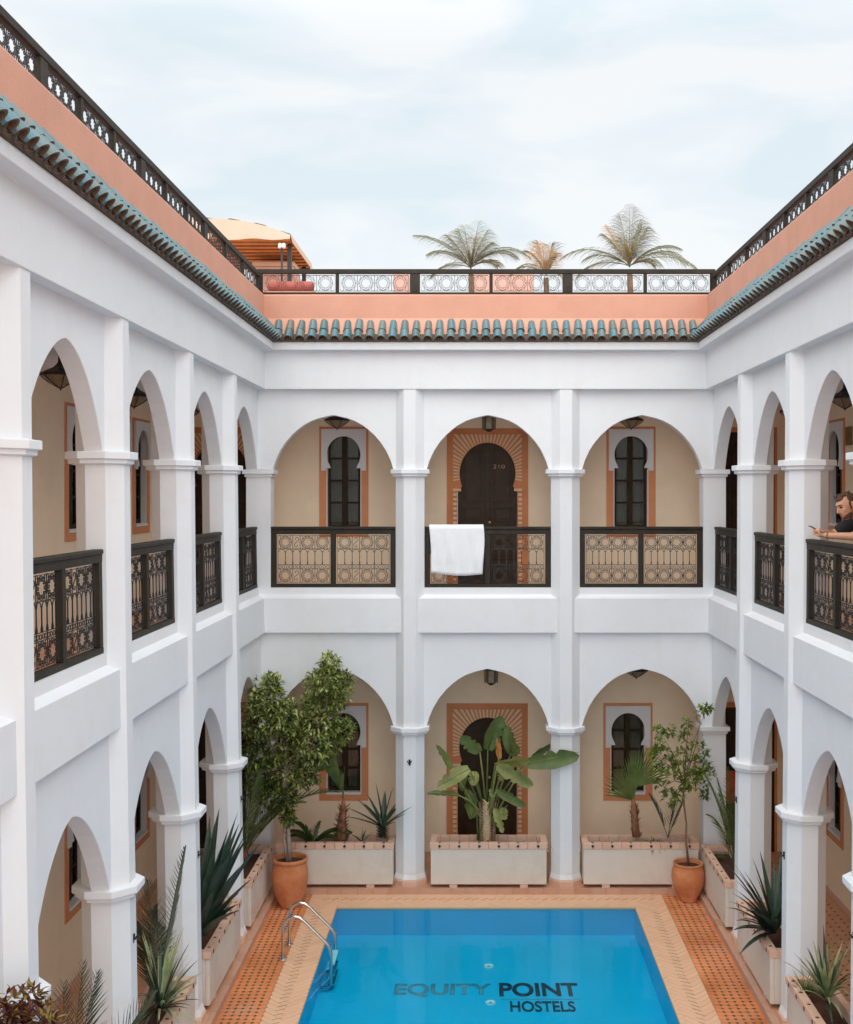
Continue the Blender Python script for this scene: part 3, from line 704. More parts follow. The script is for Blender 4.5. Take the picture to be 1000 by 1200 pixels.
def grille(w_, h, kind, T):
    """ironwork panel in u 0..w, z 0..h"""
    mb = MB(); rr = .0042; m = .018
    mb.tube([(m, 0, m), (w_ - m, 0, m), (w_ - m, 0, h - m), (m, 0, h - m)], rr * 1.1, 4, closed=True, T=T)
    if kind == 'roof':
        n = 4; cw = (w_ - 2 * m) / n
        for i in range(n): rosette(mb, m + cw * (i + .5), h / 2, cw, h - 2 * m, T, .0038)
        for i in range(1, n): mb.tube([(m + cw * i, 0, m), (m + cw * i, 0, h - m)], rr, 4, T=T)
        return mb
    rowh = (h - 2 * m) * .285; za = h - m - rowh; zb = m + rowh
    for z in (za, zb): mb.tube([(m, 0, z), (w_ - m, 0, z)], rr, 4, T=T)
    cells = [1, .5, 1, 1] if kind == 's' else [1, 1, 1, 1]; tot = sum(cells); u = m; W_ = w_ - 2 * m
    for i, c in enumerate(cells):
        cw = W_ * c / tot
        for zc in (h - m - rowh / 2, m + rowh / 2):
            (rosette if c == 1 else scroll)(mb, u + cw / 2, zc, cw, rowh, T)
        u += cw
        if i < len(cells) - 1: mb.tube([(u, 0, m), (u, 0, h - m)], rr, 4, T=T)
    zs = zb + .055; mb.tube([(m, 0, zs), (w_ - m, 0, zs)], rr, 4, T=T)
    n = 7 if kind == 's' else 8; cw = W_ / n
    for i in range(n):
        x = m + cw * i
        if i: mb.tube([(x, 0, zs), (x, 0, zs + .02), (x, 0, zs + .05), (x, 0, za - cw * .3)], [.010, .010, .0055, .0055], 4, T=T)
        mb.tube([(x + cw / 2 + cw * .42 * math.cos(q), 0, za - cw * .45 + cw * .42 * math.sin(q)) for q in (0, .6, 1.2, 1.94, 2.54, 3.14)], rr, 4, T=T, cap=False)
        for s_ in (.27, .73): circ(mb, (x + cw * s_, zb + .027), cw * .2, 6, rr * .85, T)
    return mb
def railing(T, u0, u1, kind, label, v=.13):
    # origin at foot of the railing
    z0, z1 = 3.836, 4.62; base = Vector(T((u0 + u1) / 2, v + .03, z0)); uc = (u0 + u1) / 2
    r = thing('balcony_railing', label, 'railing', 'balcony railings of the upper gallery', base)
    Q = lambda u, vv, z: tuple(Vector(T(uc + u, v + vv, z0 + z)) - base)
    h = z1 - z0; a = (u1 - u0) / 2; fw = .068
    mb = MB(); mb.box((-a, -.012, h - .036), (a, .072, h), Q); mb.build('top_rail', M['rail'], r, bevel=.008)
    mb = MB(); mb.box((-a, 0, h - .098), (a, .06, h - .037), Q); mb.build('upper_bar', M['rail'], r, bevel=.003)
    mb = MB(); mb.box((-a, 0, 0), (a, .06, .045), Q); mb.build('bottom_rail', M['rail'], r, bevel=.003)
    for x in (-a, -fw / 2 - .002, a - fw):
        mb = MB(); mb.box((x, .002, .046), (x + fw, .058, h - .099), Q); mb.build('post', M['rail'], r, bevel=.004)
    pw = a - fw - fw / 2 + .002
    for x in (-a + fw, fw / 2 - .002):
        g_ = grille(pw, h - .099 - .046, kind, lambda u, vv, z: Q(x + u, .034 + vv, .046 + z)); g_.build('grille', M['iron'], r, fix=False)
    return r
G = 'framed iron balcony railing in the'
railing(TB, -2.64, -1.028, 's', 'dark framed iron balcony railing in the left arch of the back wall')
railing(TB, -.652, .977, 's', 'dark framed iron balcony railing in the middle back arch, below door 210')
railing(TB, 1.353, 2.944, 'r', 'dark framed iron balcony railing with four rosettes per row, right arch of the back wall')
nm = ['first', 'second', 'third', 'fourth', 'fifth', 'sixth', 'seventh']
for T, C, sd in ((TL, CL, 'left'), (TR, CR, 'right')):
    ends = [(C[0] + .185, .105)] + [(C[i + 1] + .185, C[i] - .185) for i in range(3 if sd == 'left' else 2)]
    for i, (a, b) in enumerate(ends):
        railing(T, a, b, 's', ('iron railing on the right that the man leans on' if (sd == 'right' and i == 2) else f'iron railing in the {nm[i]} upper arch of the {sd} wall from the back corner'))
def roofrail(T, stops, label, v, zt):
    """stops: list of (u, thick)"""
    z0 = 7.603; h = zt - z0; u0, u1 = stops[0][0], stops[-1][0]; base = Vector(T((u0 + u1) / 2, v, z0)); uc = (u0 + u1) / 2
    r = thing('terrace_railing', label, 'railing', 'roof terrace railings', base)
    Q = lambda u, vv, z: tuple(Vector(T(u, v + vv, z0 + z)) - base)
    mb = MB(); mb.box((u0, -.03, h - .058), (u1, .03, h), Q); mb.build('top_rail', M['rail'], r, bevel=.006)
    mb = MB(); mb.box((u0, -.022, 0), (u1, .022, .035), Q); mb.build('bottom_rail', M['rail'], r, bevel=.004)
    cache = {}
    for i, (u, th) in enumerate(stops):
        hw = .065 if th else .022
        a, b = max(u - hw, u0 - .002), min(u + hw, u1 + .002)
        mb = MB(); mb.box((a, -.024, .036), (b, .024, h - .059), Q); mb.build('post', M['rail'], r, bevel=.004)
        if i < len(stops) - 1:
            n2, t2 = stops[i + 1]; x0 = u + hw; x1 = n2 - (.065 if t2 else .022)
            g_ = grille(x1 - x0, h - .095, 'roof', lambda a_, b_, c_: Q(x0 + a_, b_, .036 + c_)); g_.build('grille', M['iron'], r, fix=False)
BT = 7.935
sb = [(-2.80, 1), (-1.775, 0), (-.775, 1), (.205, 0), (1.19, 1), (2.19, 0), (3.09, 1)]
roofrail(TB, sb, 'long charcoal terrace railing with rosette ironwork above the back parapet', .08, BT)
def side(st, yend):
    return st
ls = [(14.60, 1), (13.6, 0), (12.65, 0), (11.69, 1), (10.95, 0), (10.2, 0), (9.48, 1), (8.73, 0), (8.0, 0), (7.3, 1), (6.57, 0), (5.84, 0), (5.1, 1), (3.6, 0), (2.1, 1)]
roofrail(TL, [(y_ + CY - .01, t_) for y_, t_ in ls[::-1]], 'charcoal terrace railing running along the left parapet towards the awning', .085, 7.88)
ls = [(14.60, 1), (13.75, 0), (12.85, 0), (12.0, 1), (11.25, 0), (10.5, 0), (9.75, 1), (9.0, 0), (8.3, 0), (7.55, 1), (6.8, 0), (6.0, 0), (5.3, 1), (3.6, 0), (2.1, 1)]
roofrail(TR, [(y_ + CY - .01, t_) for y_, t_ in ls[::-1]], 'charcoal terrace railing running along the right parapet', .10, 7.87)
# ================================================================ LANTERNS
def lantern_wide(x, y_, zt, label):
    l = thing('hanging_lantern', label, 'lantern', 'wide conical lanterns under the gallery ceilings', (x, y_, zt))
    mb = MB(); mb.lathe([(.015, .34), (.022, .22), (.035, .20), (.06, .175), (.165, .125), (.17, .105), (.16, .10)], (0, 0, 0), 12); mb.build('shade', M['iron'], l)
    mb = MB(); mb.lathe([(.155, .10), (.10, .055), (.018, .008)], (0, 0, 0), 12); mb.build('glass', M['lglass'], l)
    mb = MB()
    for i in range(6):
        t_ = i * math.pi / 3; mb.tube([(.165 * math.cos(t_), .165 * math.sin(t_), .10), (.102 * math.cos(t_), .102 * math.sin(t_), .052), (.01 * math.cos(t_), .01 * math.sin(t_), .0)], .005, 4)
    mb.tube([(0, 0, .02), (0, 0, -.02)], [.016, .004], 6); mb.build('frame', M['iron'], l)
    mb = MB(); mb.tube([(0, 0, .33), (0, 0, (6.23 if zt > 4 else 3.11) - zt)], .008, 5); mb.build('chain', M['iron'], l)
ZU = 5.925
for x, y_, z, lb in ((-1.86, .74, ZU, 'dark conical lantern above the upper left window of the back wall'), (2.10, .74, ZU, 'dark conical lantern above the upper right window of the back wall'),
    (-3.48, -5.02, ZU, 'dark conical lantern seen through the nearest full upper arch of the left wall'), (-3.48, -2.96, ZU, 'dark conical lantern seen in the second nearest upper arch of the left wall'),
    (-3.48, -.9, ZU, 'dark conical lantern in the far left upper gallery, mostly hidden by the arch'),
    (3.84, -2.76, ZU, 'dark conical lantern above the leaning man in the right upper gallery'), (3.84, -.85, ZU, 'dark conical lantern in the second upper arch of the right wall'),
    (2.17, .74, 2.57, 'dark lantern tip at the top of the lower right back arch')):
    lantern_wide(x, y_, z, lb)
def lantern_box(x, y_, z, top, label):
    l = thing('hanging_lantern', label, 'lantern', 'tubular lanterns above the middle doors', (x, y_, z))
    mb = MB(); mb.lathe([(.02, 0), (.05, .02), (.075, .04)], (0, 0, 0), 6); mb.lathe([(.09, .20), (.09, .22), (.05, .25), (.015, .27)], (0, 0, 0), 6)
    for i in range(6):
        t_ = i * math.pi / 3; mb.tube([(.085 * math.cos(t_), .085 * math.sin(t_), .03), (.088 * math.cos(t_), .088 * math.sin(t_), .21)], .008, 4)
    mb.tube([(0, 0, .26), (0, 0, top - z)], .01, 5); mb.build('frame', M['iron'], l)
    mb = MB(); mb.lathe([(.078, .04), (.078, .20)], (0, 0, 0), 6); mb.build('glass', M['lglass'], l)
lantern_box(.185, .74, 5.88, 6.23, 'dark six-sided lantern hanging before door 210 in the upper middle arch')
lantern_box(.215, .74, 2.47, 3.11, 'dark six-sided lantern hanging in the lower middle arch above the large leafy plant')

# ================================================================ PLANTERS AND POTS
def planter(T, u0, u1, label, v0=-.09, v1=.30, soil=True):
    L = (u1 - u0); c = Vector(T((u0 + u1) / 2, (v0 + v1) / 2, .02)); uc = (u0 + u1) / 2; vc = (v0 + v1) / 2; dv = (v1 - v0) / 2; a = L / 2; T0 = T; T = {TB: TB, TL: lambda u, v, z: (TL(u, v, .3)[0], u, z), TR: lambda u, v, z: (TR(u, v, .3)[0], u, z)}[T0]
    p = thing('planter', label, 'planter', 'limewashed masonry planters with tiled rims', c)
    Q = lambda u, v, z: tuple(Vector(T(uc + u, vc + v, .02 + z)) - c)
    mb = MB(); z0, z1, z2 = .045, .50, .572
    w_ = .045; i1 = a - .012 - w_; j1 = dv - .012 - w_
    for (x0, y0, x1, y1) in ((-a + .012, -dv + .012, a - .012, -dv + .012 + w_), (-a + .012, dv - .012 - w_, a - .012, dv - .012), (-a + .012, -j1, -i1, j1), (i1, -j1, a - .012, j1)):
        mb.box((x0, y0, z0), (x1, y1, z1), Q)
    mb.box((-i1, -j1, z0), (i1, j1, z0 + .04), Q)
    mb.build('body', M['planter'], p, bevel=.008)
    rw = .085
    def rimt(x0, y0, x1, y1):
        m = MB(); m.box((x0 + .0015, y0 + .0015, z1 + .0005), (x1 - .0015, y1 - .0015, z2 + random.uniform(-.0015, .0015)), Q); m.build('rim_tile', M['rim'], p, bevel=.004)
    n = 12; st = L / n
    for i in range(n):
        rimt(-a + i * st, -dv, -a + (i + 1) * st, -dv + rw); rimt(-a + i * st, dv - rw + .02, -a + (i + 1) * st, dv)
    for s_ in (-1, 1):
        x0, x1 = sorted((s_ * a, s_ * (a - rw)));
        for j in range(2):
            hh = (2 * dv - 2 * rw + .02) / 2; rimt(x0, -dv + rw + hh * j, x1, -dv + rw + hh * (j + 1))
    for i in range(6):
        u = -a + L * (i + .5) / 6 + random.uniform(-.008, .008); k = .021; zc = (z1 + z2) / 2
        m = MB(); m.prism([(u - k, zc), (u, zc - k), (u + k, zc), (u, zc + k)], -dv - .0035, -dv + .004, Q); m.build('diamond_inlay', M['green_tile'], p)
        m = MB(); k = .018; vv_ = -dv + rw / 2
        m.v = [Q(u - k, vv_, z2 + .003), Q(u, vv_ - k, z2 + .003), Q(u + k, vv_, z2 + .003), Q(u, vv_ + k, z2 + .003), Q(u - k, vv_, z2 - .01), Q(u, vv_ - k, z2 - .01), Q(u + k, vv_, z2 - .01), Q(u, vv_ + k, z2 - .01)]
        for f in ((0, 1, 2, 3), (4, 7, 6, 5), (0, 4, 5, 1), (1, 5, 6, 2), (2, 6, 7, 3), (3, 7, 4, 0)): m.face(f)
        m.build('diamond_inlay', M['green_tile'], p)
    for s_ in (-1, 1):
        m = MB(); x = s_ * L * .30; m.box((x - .05, -dv + .02, 0), (x + .05, dv - .02, z0 - .0005), Q); m.build('foot', M['rim'], p)
    m = MB(); m.box((-i1, -j1, z0 + .04), (i1, j1, z1 - .035), Q); m.build('soil', M['dirt'], p)
    return p
planter(TB, -2.54, -1.036, 'limewashed planter with tiled rim under the lower left window of the back wall')
planter(TB, -.578, .923, 'limewashed planter in the lower middle arch holding the large leafy plant')
planter(TB, 1.37, 2.857, 'limewashed planter in the lower right back arch behind the small terracotta pot')
PL = [(-1.50, -.12), (-3.53, -2.05), (-5.55, -4.08), (-7.5, -6.05), (-9.48, -8.0)]
for i, (a, b) in enumerate(PL): planter(TL, a, b, ['limewashed planter in the back left corner beside the tall terracotta pot', 'limewashed planter on the left holding the big dark agave', 'limewashed planter on the left holding a striped yucca and a date frond', 'limewashed planter on the left holding the date palm tuft behind the nearest lower column', 'limewashed planter nearest the camera on the left with the croton shrub'][i], -.05, .35)
PR = [(-1.52, -.12), (-3.50, -2.08), (-5.50, -4.06)]
for i, (a, b) in enumerate(PR): planter(TR, a, b, ['limewashed planter in the back right corner beside the small terracotta pot', 'limewashed planter on the right holding the dark green yucca', 'limewashed planter on the right holding the variegated yucca'][i], -.065, .335)
def pot(x, y_, s, h, label, prof):
    p = thing('terracotta_pot', label, 'pot', None, (x, y_, -.05))
    mb = MB(); mb.lathe([(r * s, z * h) for r, z in prof], (0, 0, 0), 36); o = mb.build('body', M['pot'], p, smooth=True)
    mb = MB(); mb.lathe([(.02, .0), (s * .84, .0)], (0, 0, h * .90), 24); mb.lathe([(s * .84, 0), (s * .6, .012), (.02, .02)], (0, 0, h * .90), 24); mb.build('soil', M['dirt'], p)
pot(-2.29, -.50, .216, .60, 'tall terracotta pot with the variegated ficus tree in the back left corner',
    [(.55, 0), (.60, .02), (.62, .05), (.80, .18), (.96, .38), (1.03, .58), (1.02, .75), (.95, .88), (.95, .92), (1.0, .93), (1.02, .96), (1.0, 1.0), (.9, 1.0), (.88, .97), (.86, .88), (.86, .84)])
pot(2.67, -.31, .185, .475, 'small round terracotta pot with the citrus tree in the back right corner',
    [(.58, 0), (.62, .03), (.60, .08), (.80, .2), (1.02, .42), (1.12, .62), (1.08, .80), (.95, .93), (.97, .95), (1.02, .97), (1.0, 1.0), (.88, 1.0), (.86, .95), (.86, .84)])
# ================================================================ POOL LADDER
lad = thing('pool_ladder', 'curved stainless steel pool ladder at the left edge of the pool', 'ladder', None, (-2.0, -2.0, -.05))
def lp(x, y_, z): return (x + 2.0, y_ + 2.0, z + .05)
for yb in (-2.14, -1.72):
    pts = [(-2.10, yb, -.05), (-2.10, yb, .25), (-2.09, yb, .34), (-2.05, yb, .40), (-1.99, yb, .425), (-1.93, yb, .415), (-1.87, yb, .375), (-1.62, yb, .13), (-1.585, yb, .08), (-1.575, yb, .0), (-1.575, yb, -.32), (-1.60, yb, -.35), (-1.69, yb, -.355)]
    mb = MB(); mb.tube([lp(*p) for p in pts], .0175, 10); mb.build('handrail', M['steel'], lad, smooth=True)
    mb = MB(); mb.lathe([(.045, 0), (.045, .008), (.03, .016), (.02, .02)], lp(-2.10, yb, -.05), 16); mb.build('flange', M['steel'], lad)
for z in (-.12, -.24, -.34):
    mb = MB(); mb.box(lp(-1.61, -2.12, z), lp(-1.54, -1.74, z + .02)); mb.build('tread', M['white2'] if z > -.2 else M['steel'], lad, bevel=.004)

# ================================================================ PLANTS
def blade(mb, base, d, L, w_, droop=.3, segs=5, fold=.25, mi=0, prof=None, side=None, twist=0):
    """tapered, arching, channelled leaf"""
    d = Vector(d).normalized(); p = Vector(base); dz = Vector((0, 0, -1)); prev = None
    sd = side or d.cross(Vector((0, 0, 1)))
    if sd.length < .05: sd = Vector((random.uniform(-1, 1), random.uniform(-1, 1), 0))
    sd = Vector(sd).normalized()
    if twist: sd = Matrix.Rotation(twist, 3, d) @ sd
    for i in range(segs + 1):
        t_ = i / segs; ww = w_ * (prof(t_) if prof else (1 - t_) ** .7 * min(1, .55 + 2.2 * t_))
        ww = max(ww, w_ * .02); nn = sd.cross(d).normalized()
        if i == segs: q = (mb.vert(p),) * 3
        else: q = (mb.vert(p - sd * ww / 2 + nn * fold * ww), mb.vert(p), mb.vert(p + sd * ww / 2 + nn * fold * ww))
        if prev:
            if i == segs: mb.face((prev[0], prev[1], q[0]), mi); mb.face((prev[1], prev[2], q[0]), mi)
            else: mb.face((prev[0], prev[1], q[1], q[0]), mi); mb.face((prev[1], prev[2], q[2], q[1]), mi)
        prev = q; p = p + d * (L / segs)
        d = (d + dz * droop / segs * (1 + t_)).normalized(); sd = (sd - d * sd.dot(d)).normalized()
    return p
def frond(mb, base, d, L, droop, nl=26, ll=.3, lw=.02, ldroop=.6, mi=0, start=.15, ang=55, rr=.009, vee=.35, mir=None):
    """pinnate palm frond"""
    d = Vector(d).normalized(); p = Vector(base); n = 16; pts = []; dirs = []
    for i in range(n + 1):
        pts.append(p.copy()); dirs.append(d.copy()); p = p + d * L / n; d = (d + Vector((0, 0, -1)) * droop / n * (1 + 1.2 * i / n)).normalized()
    mb.tube(pts, [rr * (1 - .85 * i / n) for i in range(n + 1)], 4, mi=mir if mir is not None else mi)
    for k in range(nl):
        t_ = start + (1 - start) * k / (nl - 1); f = t_ * n; i = min(int(f), n - 1); q = pts[i].lerp(pts[i + 1], f - i); dd_ = dirs[i]
        s0 = dd_.cross(Vector((0, 0, 1)));
        if s0.length < .1: s0 = Vector((1, 0, 0))
        s0.normalize(); upv = s0.cross(dd_).normalized(); l = ll * (math.sin(math.pi * min(1, .18 + .80 * t_)) * .9 + .12) * random.uniform(.85, 1.1)
        for s_ in (-1, 1):
            a_ = R(ang * (1 - .45 * t_) + random.uniform(-5, 5)); dv = dd_ * math.cos(a_) + (s0 * s_ + upv * vee) * math.sin(a_)
            blade(mb, q, dv, l, lw, ldroop, 3, .15, mi, side=dd_.cross(dv))
def shaft(pts, rs, name, m, parent, n=8):
    mb = MB(); mb.tube(pts, rs, n); return mb.build(name, m, parent, smooth=True)
def leafclump(mb, c, r, n, L, w_, mis, spread=1, sy=None):
    for _ in range(n):
        a_ = random.uniform(0, 2 * math.pi); z = random.uniform(-1, 1); q = math.sqrt(1 - z * z); rr = r * random.uniform(.35, 1) ** .6
        o_ = Vector((q * math.cos(a_), q * math.sin(a_), z)); p = Vector(c) + Vector((o_.x * rr, o_.y * rr * (sy or 1), o_.z * rr))
        k = 5
        for j in range(random.choice((3, 4, 5))):
            d = (o_ * .6 + Vector((random.uniform(-1, 1), random.uniform(-1, 1), random.uniform(-.7, .8)))).normalized()
            blade(mb, p, d, L * random.uniform(.7, 1.15), w_ * random.uniform(.8, 1.1), .5, 3, .12, random.choice(mis), prof=lambda t_: math.sin(math.pi * (t_ * .85 + .12)))
# --- ficus tree in the tall pot
def stems(parent, base, tips, r0, m, name='branch', via=None):
    for t_ in tips:
        a = Vector(base); b = Vector(t_); c = a.lerp(b, .5) + Vector((random.uniform(-.05, .05), random.uniform(-.05, .05), .05))
        mb = MB(); mb.tube([a, a.lerp(c, .5), c, c.lerp(b, .5), b], [r0, r0 * .85, r0 * .65, r0 * .45, r0 * .2], 6); mb.build(name, m, parent, smooth=True)
fb = Vector((-2.29, -.50, .48))
t = thing('ficus_tree', 'bushy variegated ficus with pale twin stems growing in the tall terracotta pot', 'tree', None, fb)
shaft([Vector(p) - fb for p in (fb, W(338, 978, 14.05), W(337, 950, 14.05), W(333, 915, 14.05), W(338, 880, 14.05))], [.032, .026, .024, .022, .018], 'trunk', M['bark'], t)
shaft([Vector(p) - fb for p in (fb + Vector((-.03, -.02, 0)), W(333, 985, 14.0), W(333.5, 962, 14.0), W(336, 945, 14.02))], [.02, .017, .015, .012], 'trunk', M['bark'], t)
CLP = [(311, 812, 19), (318, 803, 12), (300, 826, 13), (306, 842, 22), (332, 842, 22), (322, 826, 18), (355, 838, 20), (366, 826, 14), (371, 800, 14), (385, 796, 19), (402, 800, 14), (386, 778, 11), (395, 816, 14), (378, 826, 18), (350, 862, 24), (328, 872, 24),
       (298, 866, 15), (300, 888, 18), (314, 905, 24), (340, 898, 24), (366, 872, 22), (385, 866, 18), (402, 856, 14), (372, 850, 18), (360, 905, 18), (318, 932, 20), (334, 935, 13), (305, 920, 16), (376, 886, 12), (293, 850, 8), (338, 958, 7), (388, 846, 12)]
stems(t, W(338, 900, 14.05) - fb, [W(a, b, 14.05 + random.uniform(-.15, .15)) - fb for a, b, c in CLP[::3]], .014, M['bark'])
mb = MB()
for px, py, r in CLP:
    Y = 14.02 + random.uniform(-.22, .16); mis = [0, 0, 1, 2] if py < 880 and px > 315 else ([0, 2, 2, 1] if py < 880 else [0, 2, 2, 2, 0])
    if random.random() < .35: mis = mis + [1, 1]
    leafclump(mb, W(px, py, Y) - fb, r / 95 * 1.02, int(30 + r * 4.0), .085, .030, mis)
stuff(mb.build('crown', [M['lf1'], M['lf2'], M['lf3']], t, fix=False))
# --- citrus
cb = Vector((2.68, -.31, .36))
t = thing('citrus_tree', 'slender citrus sapling with sparse yellow green leaves in the small terracotta pot', 'tree', None, cb)
shaft([p - cb for p in (cb, W(804, 985, 14.25), W(804.5, 965, 14.25), W(802, 945, 14.25), W(801, 925, 14.25), W(803, 905, 14.25), W(805, 870, 14.25), W(808, 840, 14.25))], [.018, .014, .0125, .012, .011, .008, .006, .003], 'trunk', M['bark2'], t)
CC = [(774, 859, 8), (784, 857, 7), (772, 883, 10), (782, 897, 11), (794, 903, 11), (808, 900, 11), (820, 880, 9), (828, 892, 8), (776, 921, 9), (786, 934, 9), (824, 918, 8), (826, 930, 5), (804, 868, 8), (806, 848, 6), (822, 833, 6), (804, 918, 8), (812, 912, 9), (768, 905, 8), (795, 885, 9), (818, 898, 9), (764, 885, 5), (830, 905, 6), (829, 830, 4), (798, 930, 7), (775, 872, 6)]
stems(t, W(802.5, 918, 14.25) - cb, [W(a, b, 14.25 + random.uniform(-.1, .1)) - cb for a, b, c in CC[::2]], .007, M['bark2'])
mb = MB()
for px, py, r in CC: leafclump(mb, W(px, py, 14.25 + random.uniform(-.15, .12)) - cb, r / 93 * 1.1, int(5 + r * 1.15), .075, .033, [0, 0, 0, 1])
stuff(mb.build('crown', [M['ct1'], M['ct2']], t, fix=False))
# --- bird of paradise
SY = 14.66; sb_ = Vector((.06, .10, .52))
t = thing('strelitzia', 'large banana-like plant with torn paddle leaves in the lower middle arch planter', 'plant', None, sb_)
def S(px, py, dy=0): return W(490 + px / 5, 820 + py / 5, SY + dy) - sb_
for (x0, x1, r) in ((405, 400, .062), (375, 365, .035), (440, 452, .03)):
    n = 9; pts = [S(x0 + (x1 - x0) * i / n, 850 - 250 * i / n) for i in range(n + 1)]
    shaft(pts, [r * (1 - .05 * i) * (1.12 if i % 2 else .9) for i in range(n + 1)], 'trunk', M['bark2'], t)
mb = MB()
for i in range(26):
    z = 820 - i * 8.5; s_ = 1 if i % 2 else -1; mb.tube([S(402 + s_ * 28, z + 22, -.02), S(402, z, -.07), S(402 - s_ * 24, z - 26, -.04)], [.012, .016, .006], 5)
mb.build('leaf_sheaths', M['tan'], t, smooth=True)
LV = [ # attach x,y ; tip x,y ; width px(5x) ; depth offset ; material ; face tilt
 (410, 292, 487, 78, 88, .0, 'str', .3), (362, 304, 254, 200, 78, -.1, 'str', -.5), (196, 412, 106, 256, 46, -.05, 'str', .9), (300, 405, 112, 508, 74, -.2, 'stry', .4), (240, 560, 50, 540, 40, -.1, 'str', 1.0),
 (318, 695, 282, 508, 66, .0, 'str', .6), (548, 312, 524, 142, 66, .15, 'str', -.3), (474, 350, 458, 214, 40, -.05, 'stro', .8), (640, 372, 946, 306, 96, -.15, 'str', .35), (452, 382, 655, 338, 70, -.18, 'stry', .8),
 (466, 382, 676, 490, 80, -.25, 'stry', .5), (462, 530, 632, 612, 54, -.2, 'str', .5), (672, 330, 788, 250, 48, .25, 'str', .8), (452, 640, 498, 772, 42, -.1, 'stry', .2), (498, 632, 512, 700, 46, -.05, 'stry', .3),
 (332, 420, 326, 500, 52, -.1, 'stry', .2), (492, 408, 490, 474, 46, -.1, 'stry', .1), (560, 330, 562, 250, 60, .2, 'str', .3), (270, 420, 262, 530, 50, .05, 'str', .7), (430, 520, 445, 575, 34, -.1, 'str', .4)]
for k, (ax, ay, tx, ty, wd, dy, mm, tilt) in enumerate(LV):
    a = S(ax, ay, dy); b = S(tx, ty, dy + random.uniform(-.12, .05)); root = S(400 + (ax - 400) * .08, 640 + random.uniform(-30, 120), 0)
    mid = root.lerp(a, .6) + Vector((0, 0, .04)); mbp = MB(); mbp.tube([root, mid, a], [.014, .011, .008], 6)
    lf = MB(); d = (b - a); L = d.length; d.normalize(); view = Vector((0, -1, .15)); sd = d.cross(view).normalized()
    sd = Matrix.Rotation(tilt * .9, 3, d) @ sd; nn = sd.cross(d).normalized(); n = 14; rows = []
    w0 = wd / 5 / 91 * 1.12; cut = random.choice((5, 6, 8))
    for i in range(n + 1):
        u = i / n; ww = w0 * (max(.0, math.sin(math.pi * (u * .86 + .10))) ** .62) * (1 if i < n else .12); sag = Vector((0, 0, -1)) * L * .10 * (u ** 2 - u * .35)
        c = a + d * L * u + sag; wob = .006 * math.sin(i * .9 + k)
        row = []
        for j in range(5):
            s_ = (j - 2) / 2; e = ww / 2 * s_ * (1.08 + .02 * math.sin(i * 1.3 + j + k))
            if abs(s_) == 1 and i in (cut, cut + 3) and (k + j) % 3: e *= .58
            row.append(lf.vert(c + sd * e + nn * (abs(s_) ** 1.3 * ww * .20 + wob * abs(s_))))
        rows.append(row)
    for i in range(n):
        for j in range(4): lf.face((rows[i][j], rows[i][j + 1], rows[i + 1][j + 1], rows[i + 1][j]))
    lo = lf.build('leaf', M[mm], t, smooth=True, fix=False)
    mbp.tube([a, a.lerp(b, .5) + Vector((0, 0, -.004)), b], [.008, .005, .002], 5)
    mbp.build('leaf_stalk', M['stry'] if k % 3 else M['str'], t, smooth=True)
for k in range(8):
    a = S(385 + random.uniform(-40, 70), 820); b = S(340 + k * 26 + random.uniform(-14, 14), 470 + random.uniform(-30, 170), random.uniform(-.1, .2)); shaft([a, a.lerp(b, .5), b], [.014, .011, .006], 'leaf_stalk', M['str'], t)
# --- small fern and herb beside it
def herb(x, y_, z, label, n, L, m, cat='plant', name='herb', wd=.02, up=.8, droop=.6, grp=None):
    o = thing(name, label, cat, grp, (x, y_, z)); mb = MB()
    for i in range(n):
        a_ = random.uniform(0, 6.28); blade(mb, (random.uniform(-.02, .02), random.uniform(-.02, .02), -.02), (math.cos(a_), math.sin(a_), up * random.uniform(.3, 1.5)), L * random.uniform(.6, 1.1), wd, droop, 4, .2)
    stuff(mb.build('foliage', m, o, fix=False)); return o
t = thing('asparagus_fern', 'feathery green fern at the right end of the middle planter', 'plant', None, (.70, .10, .5))
mb = MB()
for i in range(9):
    a_ = random.uniform(-2.6, .9); frond(mb, (0, 0, 0), (math.cos(a_) * .8, math.sin(a_) * .5 - .1, random.uniform(.4, .9)), random.uniform(.16, .26) if i > 2 else .34, 1.2, 16, .05, .006, .2, 0, .1, 60, .003)
stuff(mb.build('foliage', M['fern'], t, fix=False))
herb(1.66, .02, .52, 'small green sprig at the left end of the lower right planter', 30, .14, M['ct2'], wd=.014)
herb(2.30, .08, .52, 'tuft of small herbs at the foot of the fan palm', 130, .24, M['ct2'], wd=.012, droop=1.2)
herb(-1.86, .06, .52, 'tuft of succulent leaves at the foot of the folded fan palm', 40, .16, M['agv'], wd=.02, droop=.9)
# --- leafy shrub, back left planter
t = thing('leafy_shrub', 'small dark leafy shrub in the back left planter behind the pot', 'plant', None, (-2.1, .1, .5))
mb = MB()
for a_, L in ((2.6, .34), (.15, .46), (.5, .4), (1.4, .3), (2.0, .32), (-.2, .3), (2.9, .28)):
    frond(mb, (0, 0, 0), (math.cos(a_) * .75, random.uniform(-.3, .1), .9), L * 1.25, 1.0, 17, .13, .045, .5, 0, .15, 50, .008)
stuff(mb.build('foliage', M['fern'], t, fix=False))
